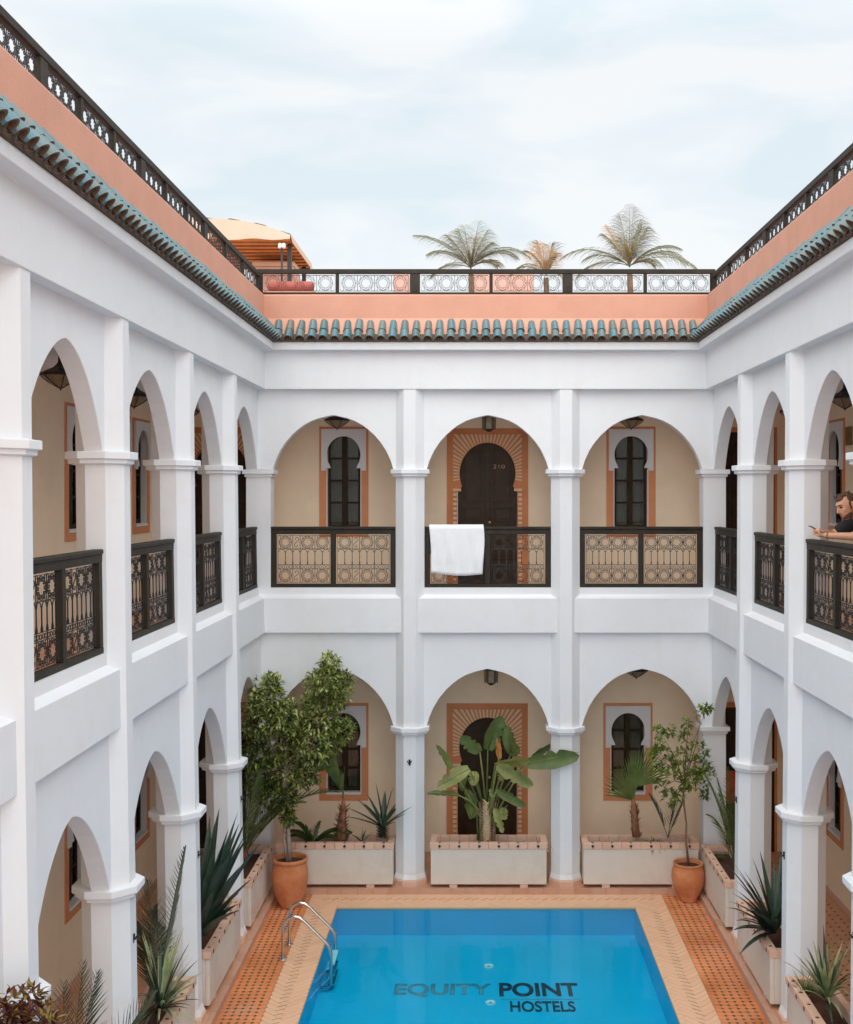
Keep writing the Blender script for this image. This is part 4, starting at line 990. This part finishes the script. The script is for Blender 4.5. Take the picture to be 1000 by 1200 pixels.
# --- folded fan palm
b0 = W(400, 984, 14.66)
def fansegs(mb, hub, d, nrm, L, spread, n, w_, droop, mi=0, tipd=.2):
    d = Vector(d).normalized(); nrm = Vector(nrm).normalized(); sd = d.cross(nrm).normalized()
    for i in range(n):
        a_ = -spread / 2 + spread * i / (n - 1); dv = d * math.cos(a_) + sd * math.sin(a_) + nrm * .10 * math.cos(a_ * 2)
        blade(mb, hub, dv, L * (1 - .18 * abs(a_ / (spread / 2)) ** 2) * random.uniform(.94, 1.04), w_, droop * random.uniform(.6, 1.3), 6, .32, mi, prof=lambda t_: min(1, .15 + 1.5 * t_) * (1 - max(0, t_ - .55) / .45) ** .8, side=d.cross(nrm).normalized() * math.cos(a_) - d * math.sin(a_))
t = thing('fan_palm', 'young fan palm with shaggy trunk and half folded leaf before the lower left window', 'palm', None, b0)
pts = [b0, W(400.5, 972, 14.66), W(401.5, 958, 14.66), W(402.5, 945, 14.66), W(402.5, 936, 14.66)]
shaft([p - b0 for p in pts], [.085, .068, .05, .036, .016], 'trunk', M['fibre'], t)
mb = MB()
for i in range(90):
    k = random.random() ** 1.2; p = pts[0].lerp(pts[3], k) - b0; a_ = random.uniform(0, 6.28); r = .085 - .05 * k
    blade(mb, p + Vector((math.cos(a_) * r * .8, math.sin(a_) * r * .8, -.02)), (math.cos(a_) * .9, math.sin(a_) * .9, 1), .095, .042, .1, 3, .2)
mb.build('leaf_bases', M['fibre'], t, fix=False)
mb = MB()
mb.tube([p - b0 for p in (pts[4], W(402, 926, 14.66))], .012, 5)
hub = W(400, 928, 14.64) - b0
fansegs(mb, hub, (-.30, -.1, .75), (.8, -.5, .2), .62, .55, 15, .035, .25)
fansegs(mb, hub, (-.05, -.1, .6), (.8, -.5, .2), .30, .6, 7, .03, .25)
blade(mb, W(402, 934, 14.64) - b0, (.06, 0, 1), .42, .03, .0, 4, .4)
mb.build('leaf', M['fan'], t, fix=False)
# --- fan palm right
b0 = W(746, 980, 14.66)
t = thing('fan_palm', 'fan palm with pleated round leaves before the lower right window', 'palm', None, b0)
pts = [b0, W(744.5, 968, 14.66), W(743.5, 956, 14.66), W(743, 944, 14.66), W(742, 936, 14.66)]
shaft([p - b0 for p in pts], [.055, .05, .045, .04, .02], 'trunk', M['fibre'], t)
mb = MB()
for i in range(50):
    k = random.random(); p = pts[0].lerp(pts[3], k) - b0; a_ = random.uniform(0, 6.28)
    blade(mb, p + Vector((math.cos(a_) * .04, math.sin(a_) * .04, -.02)), (math.cos(a_) * .7, math.sin(a_) * .6, 1), .07, .035, .1, 3, .2)
mb.build('leaf_bases', M['fibre'], t, fix=False)
for d, nrm, L, sp, n, hubp in (((-.42, -.15, .9), (.45, -.8, .2), .60, 1.5, 26, (741, 938)), ((.55, .15, .85), (-.3, -.8, .3), .56, 1.5, 22, (746, 922)), ((.1, .2, 1), (0, -.9, .1), .5, .7, 10, (743, 926))):
    mb = MB(); h = W(*hubp, 14.66) - b0; mb.tube([pts[4] - b0, h], .010, 5); fansegs(mb, h, d, nrm, L, sp, int(n * .8), .024, .2); mb.build('leaf', M['fan'], t, fix=False)
# --- date seedling
b0 = W(783, 982, 14.66); t = thing('date_palm_seedling', 'thin grey green palm seedling between the fan palm and the citrus', 'palm', None, b0)
mb = MB()
for d, L in (((.12, -.1, 1), .62), ((-.35, 0, 1), .60), ((.35, .1, 1), .52)): frond(mb, (0, 0, 0), d, L, .3, 13, .26, .014, .15, 0, .25, 55, .007)
stuff(mb.build('foliage', M['plg'], t, fix=False))
# --- agaves
def agave(base, tips, wd, m, name, label, cat='agave', n_extra=0, droop=.15, segs=6, fold=.22, stalk=None):
    base = Vector(base); t = thing(name, label, cat, None, base)
    for k, tp in enumerate(tips):
        d = Vector(tp) - base; L = d.length; mb = MB()
        d0 = (d.normalized() + Vector((0, 0, droop * .62))).normalized()
        blade(mb, d.normalized() * .02, d0, L * 1.03, wd * random.uniform(.85, 1.1), droop, segs, fold, prof=lambda t_: min(1, .70 + 1.1 * t_) * max(0, 1 - t_ ** 2.2) ** .85)
        mb.build('leaf', m[k % len(m)] if isinstance(m, list) else m, t, smooth=True, fix=False)
    return t
def A(px, py, dy=0): return W(270 + px / 3.636, 750 + py / 3.636, 14.62 + dy)
t = agave(A(650, 800), [A(620, 615), A(692, 636), A(775, 713, -.15), A(506, 722, -.1), A(500, 757, -.2), A(540, 680), A(745, 745, -.25), A(708, 700, .1), A(585, 665, .1), A(660, 650, .15), A(700, 780, -.25), A(570, 700, .15), A(735, 690, .12)], .085, M['agv'], 'agave', 'grey green agave on a scaly stem at the right end of the back left planter')
mb = MB()
for i in range(70):
    a_ = i * 2.4; z = -.14 + i * .0022; blade(mb, (math.cos(a_) * .02, math.sin(a_) * .02, z), (math.cos(a_), math.sin(a_), .35), .085, .035, -.2, 3, .3)
mb.build('stem_scales', M['agv'], t, fix=False)
agave(A(560, 862), [A(505, 823), A(562, 800), A(606, 822), A(530, 835, -.1), A(590, 840, -.1), A(575, 815, .1)], .03, M['agv'], 'agave', 'tiny agave between the folded fan palm and the bigger agave')
Z = lambda px, py, Y: W(px, py, Y)
ab = Z(246, 1098, 11.3); ab.x = -2.70
def B5(px, py, Y): return W(130 + px / 4.617, 940 + py / 4.617, Y)
tips = [B5(585, 60, 11.5), B5(685, 75, 11.3), B5(740, 95, 11.5), B5(805, 240, 11.2), B5(535, 100, 11.6), B5(565, 140, 11.3), B5(635, 165, 11.4), B5(690, 140, 11.6), B5(690, 505, 10.9), B5(600, 350, 10.9), B5(500, 300, 11.3), B5(720, 200, 11.2), B5(650, 280, 11.0), B5(520, 200, 11.7), B5(680, 380, 10.95), B5(510, 420, 11.0), B5(610, 230, 11.7), B5(560, 260, 11.1)]
agave(ab, tips + [t_ + Vector((random.uniform(-.1, .12), random.uniform(-.25, .2), random.uniform(-.35, -.05))) for t_ in tips], .135, [M['agd'], M['agv'], M['agd']], 'agave', 'big dark agave with broad upright leaves in the second left planter', fold=.28, droop=.22)
ab = W(902, 1085, 11.6); ab.x = 3.05; ab.z = .55
def B8(px, py, Y): return W(690 + px / 3.226, 1000 + py / 3.226, Y)
tips = [B8(650, 5, 11.8), B8(555, 52, 11.6), B8(545, 158, 11.3), B8(538, 212, 11.3), B8(560, 262, 11.2), B8(600, 110, 11.6), B8(580, 290, 11.1), B8(700, 45, 11.9), B8(725, 20, 11.9), B8(622, 30, 11.7), B8(560, 110, 11.4), B8(535, 190, 11.2), B8(640, 240, 11.0), B8(700, 250, 10.9), B8(600, 200, 11.2), B8(670, 80, 11.9), B8(735, 110, 12.0), B8(590, 75, 11.5), B8(760, 60, 11.7), B8(780, 160, 11.2), B8(570, 230, 11.3)]
agave(ab, tips + [t_ + Vector((random.uniform(-.1, .1), random.uniform(-.2, .15), random.uniform(-.2, .0))) for t_ in tips], .075, [M['agd'], M['agd'], M['agv']], 'yucca', 'dark green yucca with sword leaves in the second right planter', 'yucca', droop=.35, fold=.22)
# --- striped yuccas
vb = Vector((3.07, CY + 9.95, .60))
tips = [B8(925, 300, 9.9), B8(780, 385, 9.8), B8(850, 505, 9.5), B8(912, 580, 9.4), B8(985, 520, 9.4), B8(1000, 400, 9.8), B8(960, 340, 10.1), B8(870, 360, 10.1), B8(820, 400, 9.9), B8(890, 400, 9.6), B8(1000, 450, 9.6), B8(790, 420, 9.7), B8(850, 340, 10.2), B8(940, 420, 9.6), B8(835, 450, 9.6), B8(1020, 480, 9.5)]
agave(vb, tips + [t_ + Vector((random.uniform(-.1, .1), random.uniform(-.15, .15), random.uniform(-.15, .05))) for t_ in tips * 2], .036, [M['var'], M['agv'], M['var']], 'yucca', 'cream striped yucca in the planter nearest the camera on the right', 'yucca', droop=.45)
herb(2.98, CY + 10.25, .55, 'grassy green tuft behind the striped yucca on the right', 90, .26, M['ct2'], name='grass_tuft', wd=.007, up=1.2)
vb = Vector((-2.70, CY + 9.75, .62))
tips = [B5(375, 705, 10.0), B5(420, 780, 9.9), B5(435, 862, 9.8), B5(470, 938, 9.7), B5(455, 1040, 9.5), B5(355, 1020, 9.4), B5(290, 1100, 9.2), B5(230, 1110, 9.2), B5(170, 730, 10.1), B5(240, 700, 10.2), B5(310, 760, 10.1), B5(160, 860, 9.6), B5(420, 900, 10.0), B5(400, 1000, 9.7), B5(330, 690, 10.2), B5(180, 960, 9.3), B5(200, 780, 9.9), B5(280, 1040, 9.3), B5(450, 985, 9.9), B5(150, 1050, 9.2), B5(350, 820, 9.9), B5(215, 830, 9.6)]
agave(vb, tips + [t_ + Vector((random.uniform(-.1, .1), random.uniform(-.2, .2), random.uniform(-.25, .1))) for t_ in tips * 2], .030, [M['var'], M['agv'], M['var'], M['agv']], 'yucca', 'pale striped yucca in the third planter on the left', 'yucca', droop=.4)
# --- date palms on the left
def datep(base, fr, label, m, nl=30, ll=.3, lw=.016):
    t = thing('date_palm', label, 'palm', None, base); base = Vector(base)
    for tp, dr in fr:
        d = Vector(tp) - base; mb = MB(); L = d.length * 1.06
        frond(mb, (0, 0, 0), d.normalized() + Vector((0, 0, dr * .6)), L, dr, nl, ll, lw, .25, 0, .22, 50, .011); mb.build('frond', m, t, fix=False)
    mb = MB(); mb.lathe([(.05, -.05), (.07, .05), (.05, .14), (.02, .2)], (0, 0, 0), 10); mb.build('trunk', M['fibre'], t, smooth=True)
    return t
datep((-2.82, CY + 10.0, .55), [(W(214, 1006, 9.9), .12), (W(175, 1040, 10.4), .4), (W(166, 1085, 10.3), .6), (W(185, 1060, 11.0), .5)], 'young date palm with one stiff upright frond in the third planter on the left', M['plg'], 30, .27, .026)
datep((-2.80, CY + 7.75, .55), [(W(96, 1142, 8.1), .25), (W(75, 1165, 7.8), .5), (W(110, 1150, 8.3), .5), (W(60, 1190, 7.4), .6), (W(172, 1172, 8.3), .3)], 'date palm tuft behind the nearest lower left column', M['plg'], 28, .30, .024)
datep((-2.85, CY + 13.95, .58), [(W(296, 885, 14.0), .3), (W(300, 905, 13.6), .7), (W(385, 915, 14.1), .9), (W(330, 870, 14.3), .5), (W(345, 930, 13.9), 1.0), (W(305, 960, 13.5), .9), (W(380, 890, 14.4), .8)], 'date palm with long arching fronds in the back left corner planter', M['plm'], 40, .30, .016)
# --- croton
t = thing('croton_shrub', 'red and yellow croton shrub at the bottom left corner', 'plant', None, (-2.66, CY + 6.35, .55)); b0 = Vector((-2.66, CY + 6.35, .55))
ends = [W(a, b, Y) - b0 for a, b, Y in ((14, 1180, 6.4), (34, 1172, 6.45), (50, 1192, 6.4), (3, 1196, 6.3), (28, 1200, 6.3), (58, 1205, 6.5), (-15, 1190, 6.3), (-30, 1205, 6.2), (20, 1220, 6.3), (45, 1230, 6.4), (-5, 1235, 6.2), (60, 1225, 6.5))]
stems(t, (0, 0, 0), ends, .012, M['bark2']); mb = MB()
for e in ends: leafclump(mb, e, .085, 26, .075, .02, [0, 0, 1, 0])
stuff(mb.build('crown', [M['cro'], M['cry']], t, fix=False))
# --- right corner palm
b0 = Vector((3.10, CY + 13.55, .55)); t = thing('date_palm', 'green palm tuft in the back right corner planter beside the column', 'palm', None, b0)
for px, py, Y, dr in ((836, 922, 13.6, .3), (847, 925, 13.4, .3), (855, 915, 13.3, .2), (850, 935, 13.9, .5), (865, 930, 13.2, .4), (840, 950, 13.9, .6)):
    d = W(px, py, Y) - b0; mb = MB(); frond(mb, (0, 0, 0), d.normalized() + Vector((0, 0, dr * .9)), d.length * 1.15, dr * 2, 26, .22, .015, .5, 0, .25, 50, .01); mb.build('frond', M['plm'], t, fix=False)
herb(3.04, CY + 13.2, .54, 'small brown herbs in the back right corner planter', 40, .18, M['cro'], wd=.012)
herb(3.03, CY + 14.1, .54, 'low green herbs in the back right corner planter by the wall', 24, .12, M['ct2'], wd=.012)
t = MB(); t.box((-.12, -.012, 0), (.12, .0, .45)); rc = t.build('hanging_cloth', M['red']); rc.location = (3.60, 1.36, .72); tag(rc, 'red and orange cloth glimpsed behind the back right column on the ground floor', 'cloth')

# ================================================================ ROOF TERRACE
def roofpalm(px, hub, Y, fr, label, hm, hh=.30):
    bx = (px - VX) * Y / F; b0 = Vector((bx, Y + CY, 7.15)); t = thing('terrace_palm', label, 'palm', 'feathery palms on the roof terrace', b0)
    hz = W(px, hub, Y) - b0; shaft([Vector((0, 0, 0)), Vector((.02, 0, hz.z * .5)), hz - Vector((0, 0, .15))], [.06, .05, .04], 'trunk', M['bark2'], t)
    mb = MB(); mb.lathe([(.10, .0), (.16, .05), (.17, .3), (.16, .32)], (0, 0, 0), 16); mb.build('tub', M['pot'], t)
    for tx, ty, dr, mi in fr:
        Yt = Y + random.uniform(-.6, .5); tip = W(tx, ty, Yt) - b0; d = tip - hz; mb = MB(); L = d.length * 1.12
        frond(mb, hz - Vector((0, 0, .1)), d.normalized() + Vector((0, 0, dr * .40)), L, dr * .8, 36, .42, .0095, 1.5, 0, .10, 60, .008, .15); mb.build('frond', [M['ro1'], M['ro2'], M['ro3']][mi], t, fix=False)
    mb = MB()
    for i in range(26):
        a_ = random.uniform(0, 6.28); blade(mb, hz - Vector((0, 0, .12)), (math.cos(a_) * .22, math.sin(a_) * .22, 1), hh * random.uniform(.6, 1), .035, .05, 3, .3)
    mb.build('heart', hm, t, fix=False)
roofpalm(552, 306, 17.0, [(560, 258, .15, 0), (540, 266, .2, 0), (572, 278, .5, 0), (496, 266, .7, 0), (508, 285, .9, 0), (528, 270, .4, 0), (545, 262, .2, 0), (568, 266, .4, 0), (600, 285, 1.2, 0), (615, 280, 1.3, 0), (580, 300, 1.0, 0), (510, 310, 1.1, 0), (555, 275, .3, 1)], 'left feathery palm rising above the back terrace railing', M['ro2'], .42)
roofpalm(640, 314, 17.0, [(632, 280, .1, 2), (646, 282, .2, 0), (603, 305, 1.3, 0), (622, 288, .8, 0), (636, 281, .15, 2), (650, 292, .6, 0), (660, 318, 1.1, 0), (640, 290, .3, 2)], 'small middle palm with dry tan centre above the back terrace railing', M['ro3'], .3)
roofpalm(738, 304, 17.0, [(738, 240, .1, 0), (728, 250, .15, 0), (750, 262, .2, 0), (664, 284, 1.0, 0), (712, 270, .4, 0), (748, 256, .3, 0), (690, 290, .9, 0), (714, 262, .3, 2), (742, 243, .15, 0), (755, 262, .4, 0), (790, 278, .9, 0), (824, 305, 1.3, 0), (800, 290, 1.2, 0), (680, 310, 1.0, 0), (765, 300, .9, 0), (730, 275, .2, 0)], 'tallest right palm with drooping fronds above the back terrace railing', M['ro2'], .55)
# awning
ay = 16.6; ax0, ax1 = -5.2, -2.70; az = CZ + (VY - 280) * ay / F
t = thing('awning', 'cream canvas awning lined with orange reeds over the left end of the terrace', 'awning', None, (-3.9, ay + CY, 7.15)); b0 = Vector((-3.9, ay + CY, 7.15))
def aw(u, Y, dz=0):  # u 0..1 across
    x = ax0 + (ax1 - ax0) * u; return Vector((x, Y + CY, az + dz)) - b0
def arch(u): return .25 * (1 - abs(2 * u - 1.02) ** 2.2) 
mb = MB(); N = 20
for k in range(4):
    Y = ay + .72 * k
    for i in range(N + 1): mb.vert(aw(i / N, Y, .05 + max(0, arch(i / N)) + .02 * math.sin(i * 2 + k)))
for k in range(3):
    for i in range(N): a = k * (N + 1) + i; mb.face((a, a + 1, a + N + 2, a + N + 1))
i0 = len(mb.v)
for i in range(N + 1): mb.vert(aw(i / N, ay, .05 + max(0, arch(i / N)))); mb.vert(aw(i / N, ay - .03, -.01 + .012 * math.sin(i * 1.3)))
for i in range(N): a = i0 + 2 * i; mb.face((a, a + 1, a + 3, a + 2))
i0 = len(mb.v)
for k in range(4): mb.vert(aw(1, ay + .72 * k, .08)); mb.vert(aw(1.012, ay + .72 * k, -.05))
for k in range(3): a = i0 + 2 * k; mb.face((a, a + 1, a + 3, a + 2))
mb.build('canvas', M['canvas'], t, smooth=True, fix=False)
n = 17
for i in range(n):
    Y = ay + .02 + 2.1 * (i + .5) / n; mb = MB(); mb.box((ax0 - b0.x, Y + CY - b0.y - .052, az - .005 - b0.z), (ax1 - .01 - b0.x, Y + CY - b0.y + .052, az + .02 - b0.z))
    mb.build('reed_slat', M['reed'], t)
for i in range(9):
    Y = ay + .1 + i * .24; mb = MB(); mb.tube([aw(j / 8, Y, -.03 - .05 * (1 - (2 * j / 8 - 1) ** 2) * 0) for j in range(9)], .014, 5); mb.build('lining_rod', M['bark2'], t)
for x, Y in ((ax1 - .05, ay + .25), (ax0 + .1, ay + .1), (ax1 - .1, ay + 2.0), (ax0 + .1, ay + 2.0)):
    mb = MB(); mb.box((x - b0.x - .03, Y + CY - b0.y - .03, 0), (x - b0.x + .03, Y + CY - b0.y + .03, az - b0.z - .006)); mb.build('post', M['iron'], t)
# terrace lamp, parapet walls, cushion
lx = W(330.5, 300, 15.9); t = thing('terrace_lamp', 'thin lamp post with small white double spotlight beside the awning', 'lamp', None, (lx.x, lx.y, 7.15)); hz = W(331, 290, 15.9).z - 7.15
shaft([Vector((0, 0, 0)), Vector((0, 0, hz))], .016, 'post', M['iron'], t)
for s_ in (-1, 1):
    mb = MB(); mb.lathe([(.015, -.015), (.028, .0), (.026, .05), (.012, .06)], (s_ * .026, 0, hz + .0), 12); mb.build('spotlight', M['white2'], t)
def blk(name, px0, px1, py, Y, dep, m, label, cat, top=None, slope=0):
    a = W(px0, py, Y); b = W(px1, py, Y); base = ((a.x + b.x) / 2, a.y, 7.15); h = a.z - 7.15; hw = (b.x - a.x) / 2
    mb = MB(); mb.prism([(-hw, 0), (hw + slope, 0), (hw, h), (-hw, h)], 0, dep, TB)
    o = thing(name, label, cat, None, base); mb.build('body', m, o, bevel=.02)
    if top: mb = MB(); mb.box((-hw - .02, -.02, h), (hw + .02, dep + .02, h + .07)); mb.build('coping', top, o, bevel=.015)
blk('stair_wall', 297, 344, 312, 17.6, .6, M['pinkgrey'], 'sloping pink stair wall under the awning', 'wall', M['canvas'], .35)
blk('roof_wall', 552, 626, 318, 20.0, 1.2, M['pinkgrey'], 'low pink roof wall behind the left and middle palms', 'wall')
blk('roof_wall', 461, 478, 317, 20.0, .6, M['pinkgrey'], 'narrow greyish pink chimney wall left of the palms', 'wall')
t = thing('cushion', 'long red bolster cushion on the terrace under the awning', 'cushion', None, W(342, 336, 15.9)); mb = MB()
mb.tube([(-.33, 0, 0), (-.30, 0, 0), (0, 0, -.005), (.28, 0, 0), (.31, 0, 0)], [.05, .075, .08, .075, .05], 12); mb.build('cover', M['cush'], t, smooth=True)
tz = W(342, 336, 15.9).z - 7.15
mb = MB(); mb.box((-.34, -.12, -tz), (.34, .14, -.078)); mb.build('bench', M['pink'], t)

# ================================================================ TOWEL
t = thing('towel', 'white bath towel hanging over the railing below door 210', 'towel', None, (-.245, .16, 4.62)); mb = MB(); NU, NV = 30, 26; rows = []
for j in range(NV + 1):
    row = []
    for i in range(NU + 1):
        u = i / NU; s_ = j / NV * 1.05 - .40   # length along the towel; <0 behind
        x = -.352 + .705 * u; f = min(1, abs(s_) / .35)
        if s_ < -.045: y_, z = .052, (s_ + .045)
        elif s_ < .045: y_, z = .050 - (s_ + .045) / .09 * .099, .012 + .01 * math.cos(s_ / .045 * 1.2)
        else: y_, z = -.049, -(s_ - .045)
        if s_ > .045:
            y_ -= f * (.014 * (.5 + .5 * math.sin(u * 11 + s_ * 5 + 1.5 * math.sin(s_ * 6))) + .010 * (.5 + .5 * math.sin(u * 27 - s_ * 7)) + .004 * math.sin(u * 43 + s_ * 9)); x += f * (.03 - .03 * u) + .012 * math.sin(s_ * 7) * u; z *= (1.0 + .05 * math.sin(u * 3.1 - .3)) 
            if abs(s_ - .46) < .018: y_ -= .004
        row.append(mb.vert((x, y_, z + .004)))
    rows.append(row)
for j in range(NV):
    for i in range(NU): mb.face((rows[j][i], rows[j][i + 1], rows[j + 1][i + 1], rows[j + 1][i]))
o = mb.build('terry_cloth', M['cloth'], t, smooth=True, fix=False); s_ = o.modifiers.new('s', 'SOLIDIFY'); s_.thickness = .004; s_.offset = 0
mb = MB(); mb.box((-.33, -.094, -.50), (.36, -.092, -.49)); 
# ================================================================ MAN
MX, MY = 3.36, CY + 10.28      # head centre
man = thing('person', 'bearded man in a black t-shirt leaning on the right gallery railing looking at a phone', 'person', None, (3.95, MY, 3.62)); mo = Vector((3.95, MY, 3.62))
class Blob:
    def __init__(s): s.mb = MB()
    def cap(s, a, b, r0, r1, n=12, sq=(1, 1)):
        a, b = Vector(a), Vector(b); d = (b - a); L = d.length; d.normalize(); pts = []; rs = []
        for k in range(5): q = math.pi / 2 * (1 - k / 4); pts.append(a - d * r0 * math.sin(q) * .999); rs.append(max(.0008, r0 * math.cos(q)))
        for k in range(5): q = math.pi / 2 * k / 4; pts.append(b + d * r1 * math.sin(q) * .999); rs.append(max(.0008, r1 * math.cos(q)))
        s.mb.tube(pts, rs, n)
    def ell(s, c, r, rot=None, n=14):
        c = Vector(c); prof = []; i0 = len(s.mb.v)
        for k in range(n + 1):
            ph = math.pi * k / n
            prof.append((max(.002, math.sin(ph)), -math.cos(ph)))
        def T(x, y_, z):
            p = Vector((x * r[0], y_ * r[1], z * r[2])); 
            if rot: p = rot @ p
            return tuple(c + p)
        s.mb.lathe(prof, (0, 0, 0), 18, T=T)
    def build(s, name, m, vox, smooth_it=3):
        o = s.mb.build(name, m, man, smooth=True)
        r = o.modifiers.new('r', 'REMESH'); r.mode = 'VOXEL'; r.voxel_size = vox; r.use_smooth_shade = True
        q = o.modifiers.new('s', 'SMOOTH'); q.iterations = smooth_it; q.factor = .5
        return o
def H_(x, y_, z): return Vector((x, y_, z)) - mo
rz = 4.62
hd = Vector((MX, MY, 4.935)); tilt = Matrix.Rotation(R(-24), 3, 'Y') @ Matrix.Rotation(R(14), 3, 'Z')   # faces -x, bowed
def hp(x, y_, z): return hd - mo + tilt @ Vector((-x, y_, z))   # local: x forward, y side, z up
bd = Blob()
bd.ell(hd - mo + tilt @ Vector((.012, 0, .02)), (.098, .077, .098), tilt)
bd.ell(hp(.03, 0, -.035), (.066, .058, .075), tilt); bd.ell(hp(.045, 0, -.088), (.040, .040, .030), tilt)
bd.cap(hp(.088, 0, .018), hp(.108, 0, -.022), .011, .014, 8); bd.ell(hp(.086, 0, -.055), (.013, .024, .007), tilt); bd.ell(hp(.083, 0, -.067), (.012, .02, .007), tilt); bd.ell(hp(.076, 0, .038), (.02, .05, .01), tilt)
for s_ in (-1, 1):
    bd.ell(hp(-.012, s_ * .078, -.005), (.018, .009, .03), tilt); bd.ell(hp(.055, s_ * .042, -.02), (.024, .018, .022), tilt)
neck0 = H_(MX + .15, MY, 4.80)
bd.cap(hp(-.03, 0, -.05), neck0, .052, .062)
sh = [H_(MX + .24, MY - .20, 4.775), H_(MX + .12, MY + .17, 4.80)]
el = [H_(MX + .07, MY - .24, 4.66), H_(MX - .055, MY + .21, 4.66)]
wr = [H_(3.155, MY - .05, 4.665), H_(3.145, MY + .04, 4.685)]
for k in range(2):
    bd.cap(sh[k], el[k], .050, .040); bd.cap(el[k], wr[k], .042, .027)
    d = (wr[k] - el[k]).normalized(); s_ = -1 if k == 0 else 1
    palm = wr[k] + d * .03; bd.ell(palm + d * .01, (.042, .036, .018), d.to_track_quat('X', 'Z').to_matrix())
    side_ = d.cross(Vector((0, 0, 1))).normalized(); 
    for f in range(4):
        L = (.036, .042, .039, .030)[f]; b = palm + d * .045 + side_ * (f - 1.5) * .0185; m_ = b + d * L * .75 + Vector((0, 0, .008)); e = m_ + (-d * .25 + Vector((0, 0, .8))) * L * .75
        bd.cap(b, m_, .0085, .008, 8); bd.cap(m_, e, .008, .0065, 8)
    b = palm + side_ * s_ * .028 - d * .005; m_ = b + (d * .5 + side_ * s_ * .5 + Vector((0, 0, .6))) * .032; bd.cap(b, m_, .011, .0095, 8); bd.cap(m_, m_ + (d * .5 + Vector((0, 0, .7))) * .028, .0095, .0075, 8)
hip = H_(3.98, MY, 4.50)
bd.cap(H_(MX + .22, MY, 4.72), hip, .11, .13)
for s_ in (-1, 1):
    kn = H_(4.02, MY + s_ * .13, 4.08); an = H_(4.08, MY + s_ * .15, 3.70); bd.cap(hip + Vector((0, s_ * .09, -.02)), kn, .085, .058); bd.cap(kn, an, .056, .038); bd.cap(an + Vector((.03, 0, -.035)), an + Vector((-.17, s_ * .02, -.045)), .034, .03)
bd.build('body', M['skin'], .007, 2)
sb2 = Blob(); ch = H_(MX + .25, MY, 4.72)
sb2.ell(ch + Vector((.03, 0, -.02)), (.135, .185, .15), Matrix.Rotation(R(40), 3, 'Y')); sb2.cap(ch + Vector((.05, 0, -.02)), hip + Vector((-.05, 0, .10)), .145, .14)
for k in range(2): sb2.cap(sh[k] + Vector((.03, 0, -.01)), sh[k].lerp(el[k], .62), .075, .062)
sb2.cap(sh[0] + Vector((.03, .02, -.01)), sh[1] + Vector((.03, -.02, -.01)), .078, .078)
sb2.build('tshirt', M['shirt'], .010, 3)
st2 = Blob(); st2.cap(hip + Vector((-.02, -.06, .03)), hip + Vector((-.02, .06, .03)), .155, .155)
for s_ in (-1, 1): st2.cap(hip + Vector((0, s_ * .09, -.02)), H_(4.01, MY + s_ * .13, 4.14), .108, .09)
st2.build('shorts', M['trouser'], .012, 3)
hr = Blob()
hr.ell(hp(-.025, 0, .036), (.088, .079, .074), tilt); hr.ell(hp(.028, 0, .074), (.048, .052, .030), tilt); hr.ell(hp(-.06, 0, .0), (.05, .07, .06), tilt)
for i in range(40):
    a_ = random.uniform(0, 6.28); r = random.uniform(.01, .06); p = hp(.005 + 1.2 * r * math.cos(a_), r * math.sin(a_), .100); hr.cap(p, p + Vector((-.015 * math.cos(a_), .01, .022)), .009, .004, 6)
for s_ in (-1, 1): hr.cap(hp(.004, s_ * .077, .02), hp(.012, s_ * .075, -.03), .011, .008, 6)
hr.build('hair', M['hair'], .0055, 1)
br = Blob()
for i in range(19):
    a_ = R(-84 + 9.3 * i); br.cap(hp(.010 + .064 * math.cos(a_), .056 * math.sin(a_), -.068), hp(.014 + .062 * math.cos(a_), .052 * math.sin(a_), -.096), .010, .010, 6)
br.cap(hp(.094, -.022, -.045), hp(.094, .022, -.045), .005, .005, 6); br.build('beard', M['hair'], .005, 1)
for s_ in (-1, 1):
    mb = MB(); e_ = Blob(); e_.ell(hp(.078, s_ * .031, .012), (.010, .013, .007), tilt, 8); o = e_.mb.build('eye', M['dark'], man, smooth=True)
    e_ = Blob(); e_.cap(hp(.092, s_ * .016, .036), hp(.084, s_ * .048, .034), .0045, .003, 6); e_.mb.build('eyebrow', M['hair'], man)
mb = MB(); p = wr[0]; d = (wr[0] - el[0]).normalized(); a_ = d.orthogonal().normalized(); b_ = d.cross(a_)
mb.tube([p - d * .02 + (a_ * math.cos(q) + b_ * math.sin(q)) * .031 for q in [i * math.pi / 8 for i in range(16)]], .005, 6, closed=True); mb.build('wristband', M['stry'], man, smooth=True)
ph = MB(); ph.box((-.034, -.004, -.06), (.034, .004, .06)); po = ph.build('phone', M['phone'], bevel=.003)
po.location = Vector((3.075, MY + .0, 4.722)); po.rotation_euler = (R(62), 0, R(-90))
tag(po, 'black mobile phone held by the man at the right railing', 'phone')
print('objects', len(bpy.data.objects))
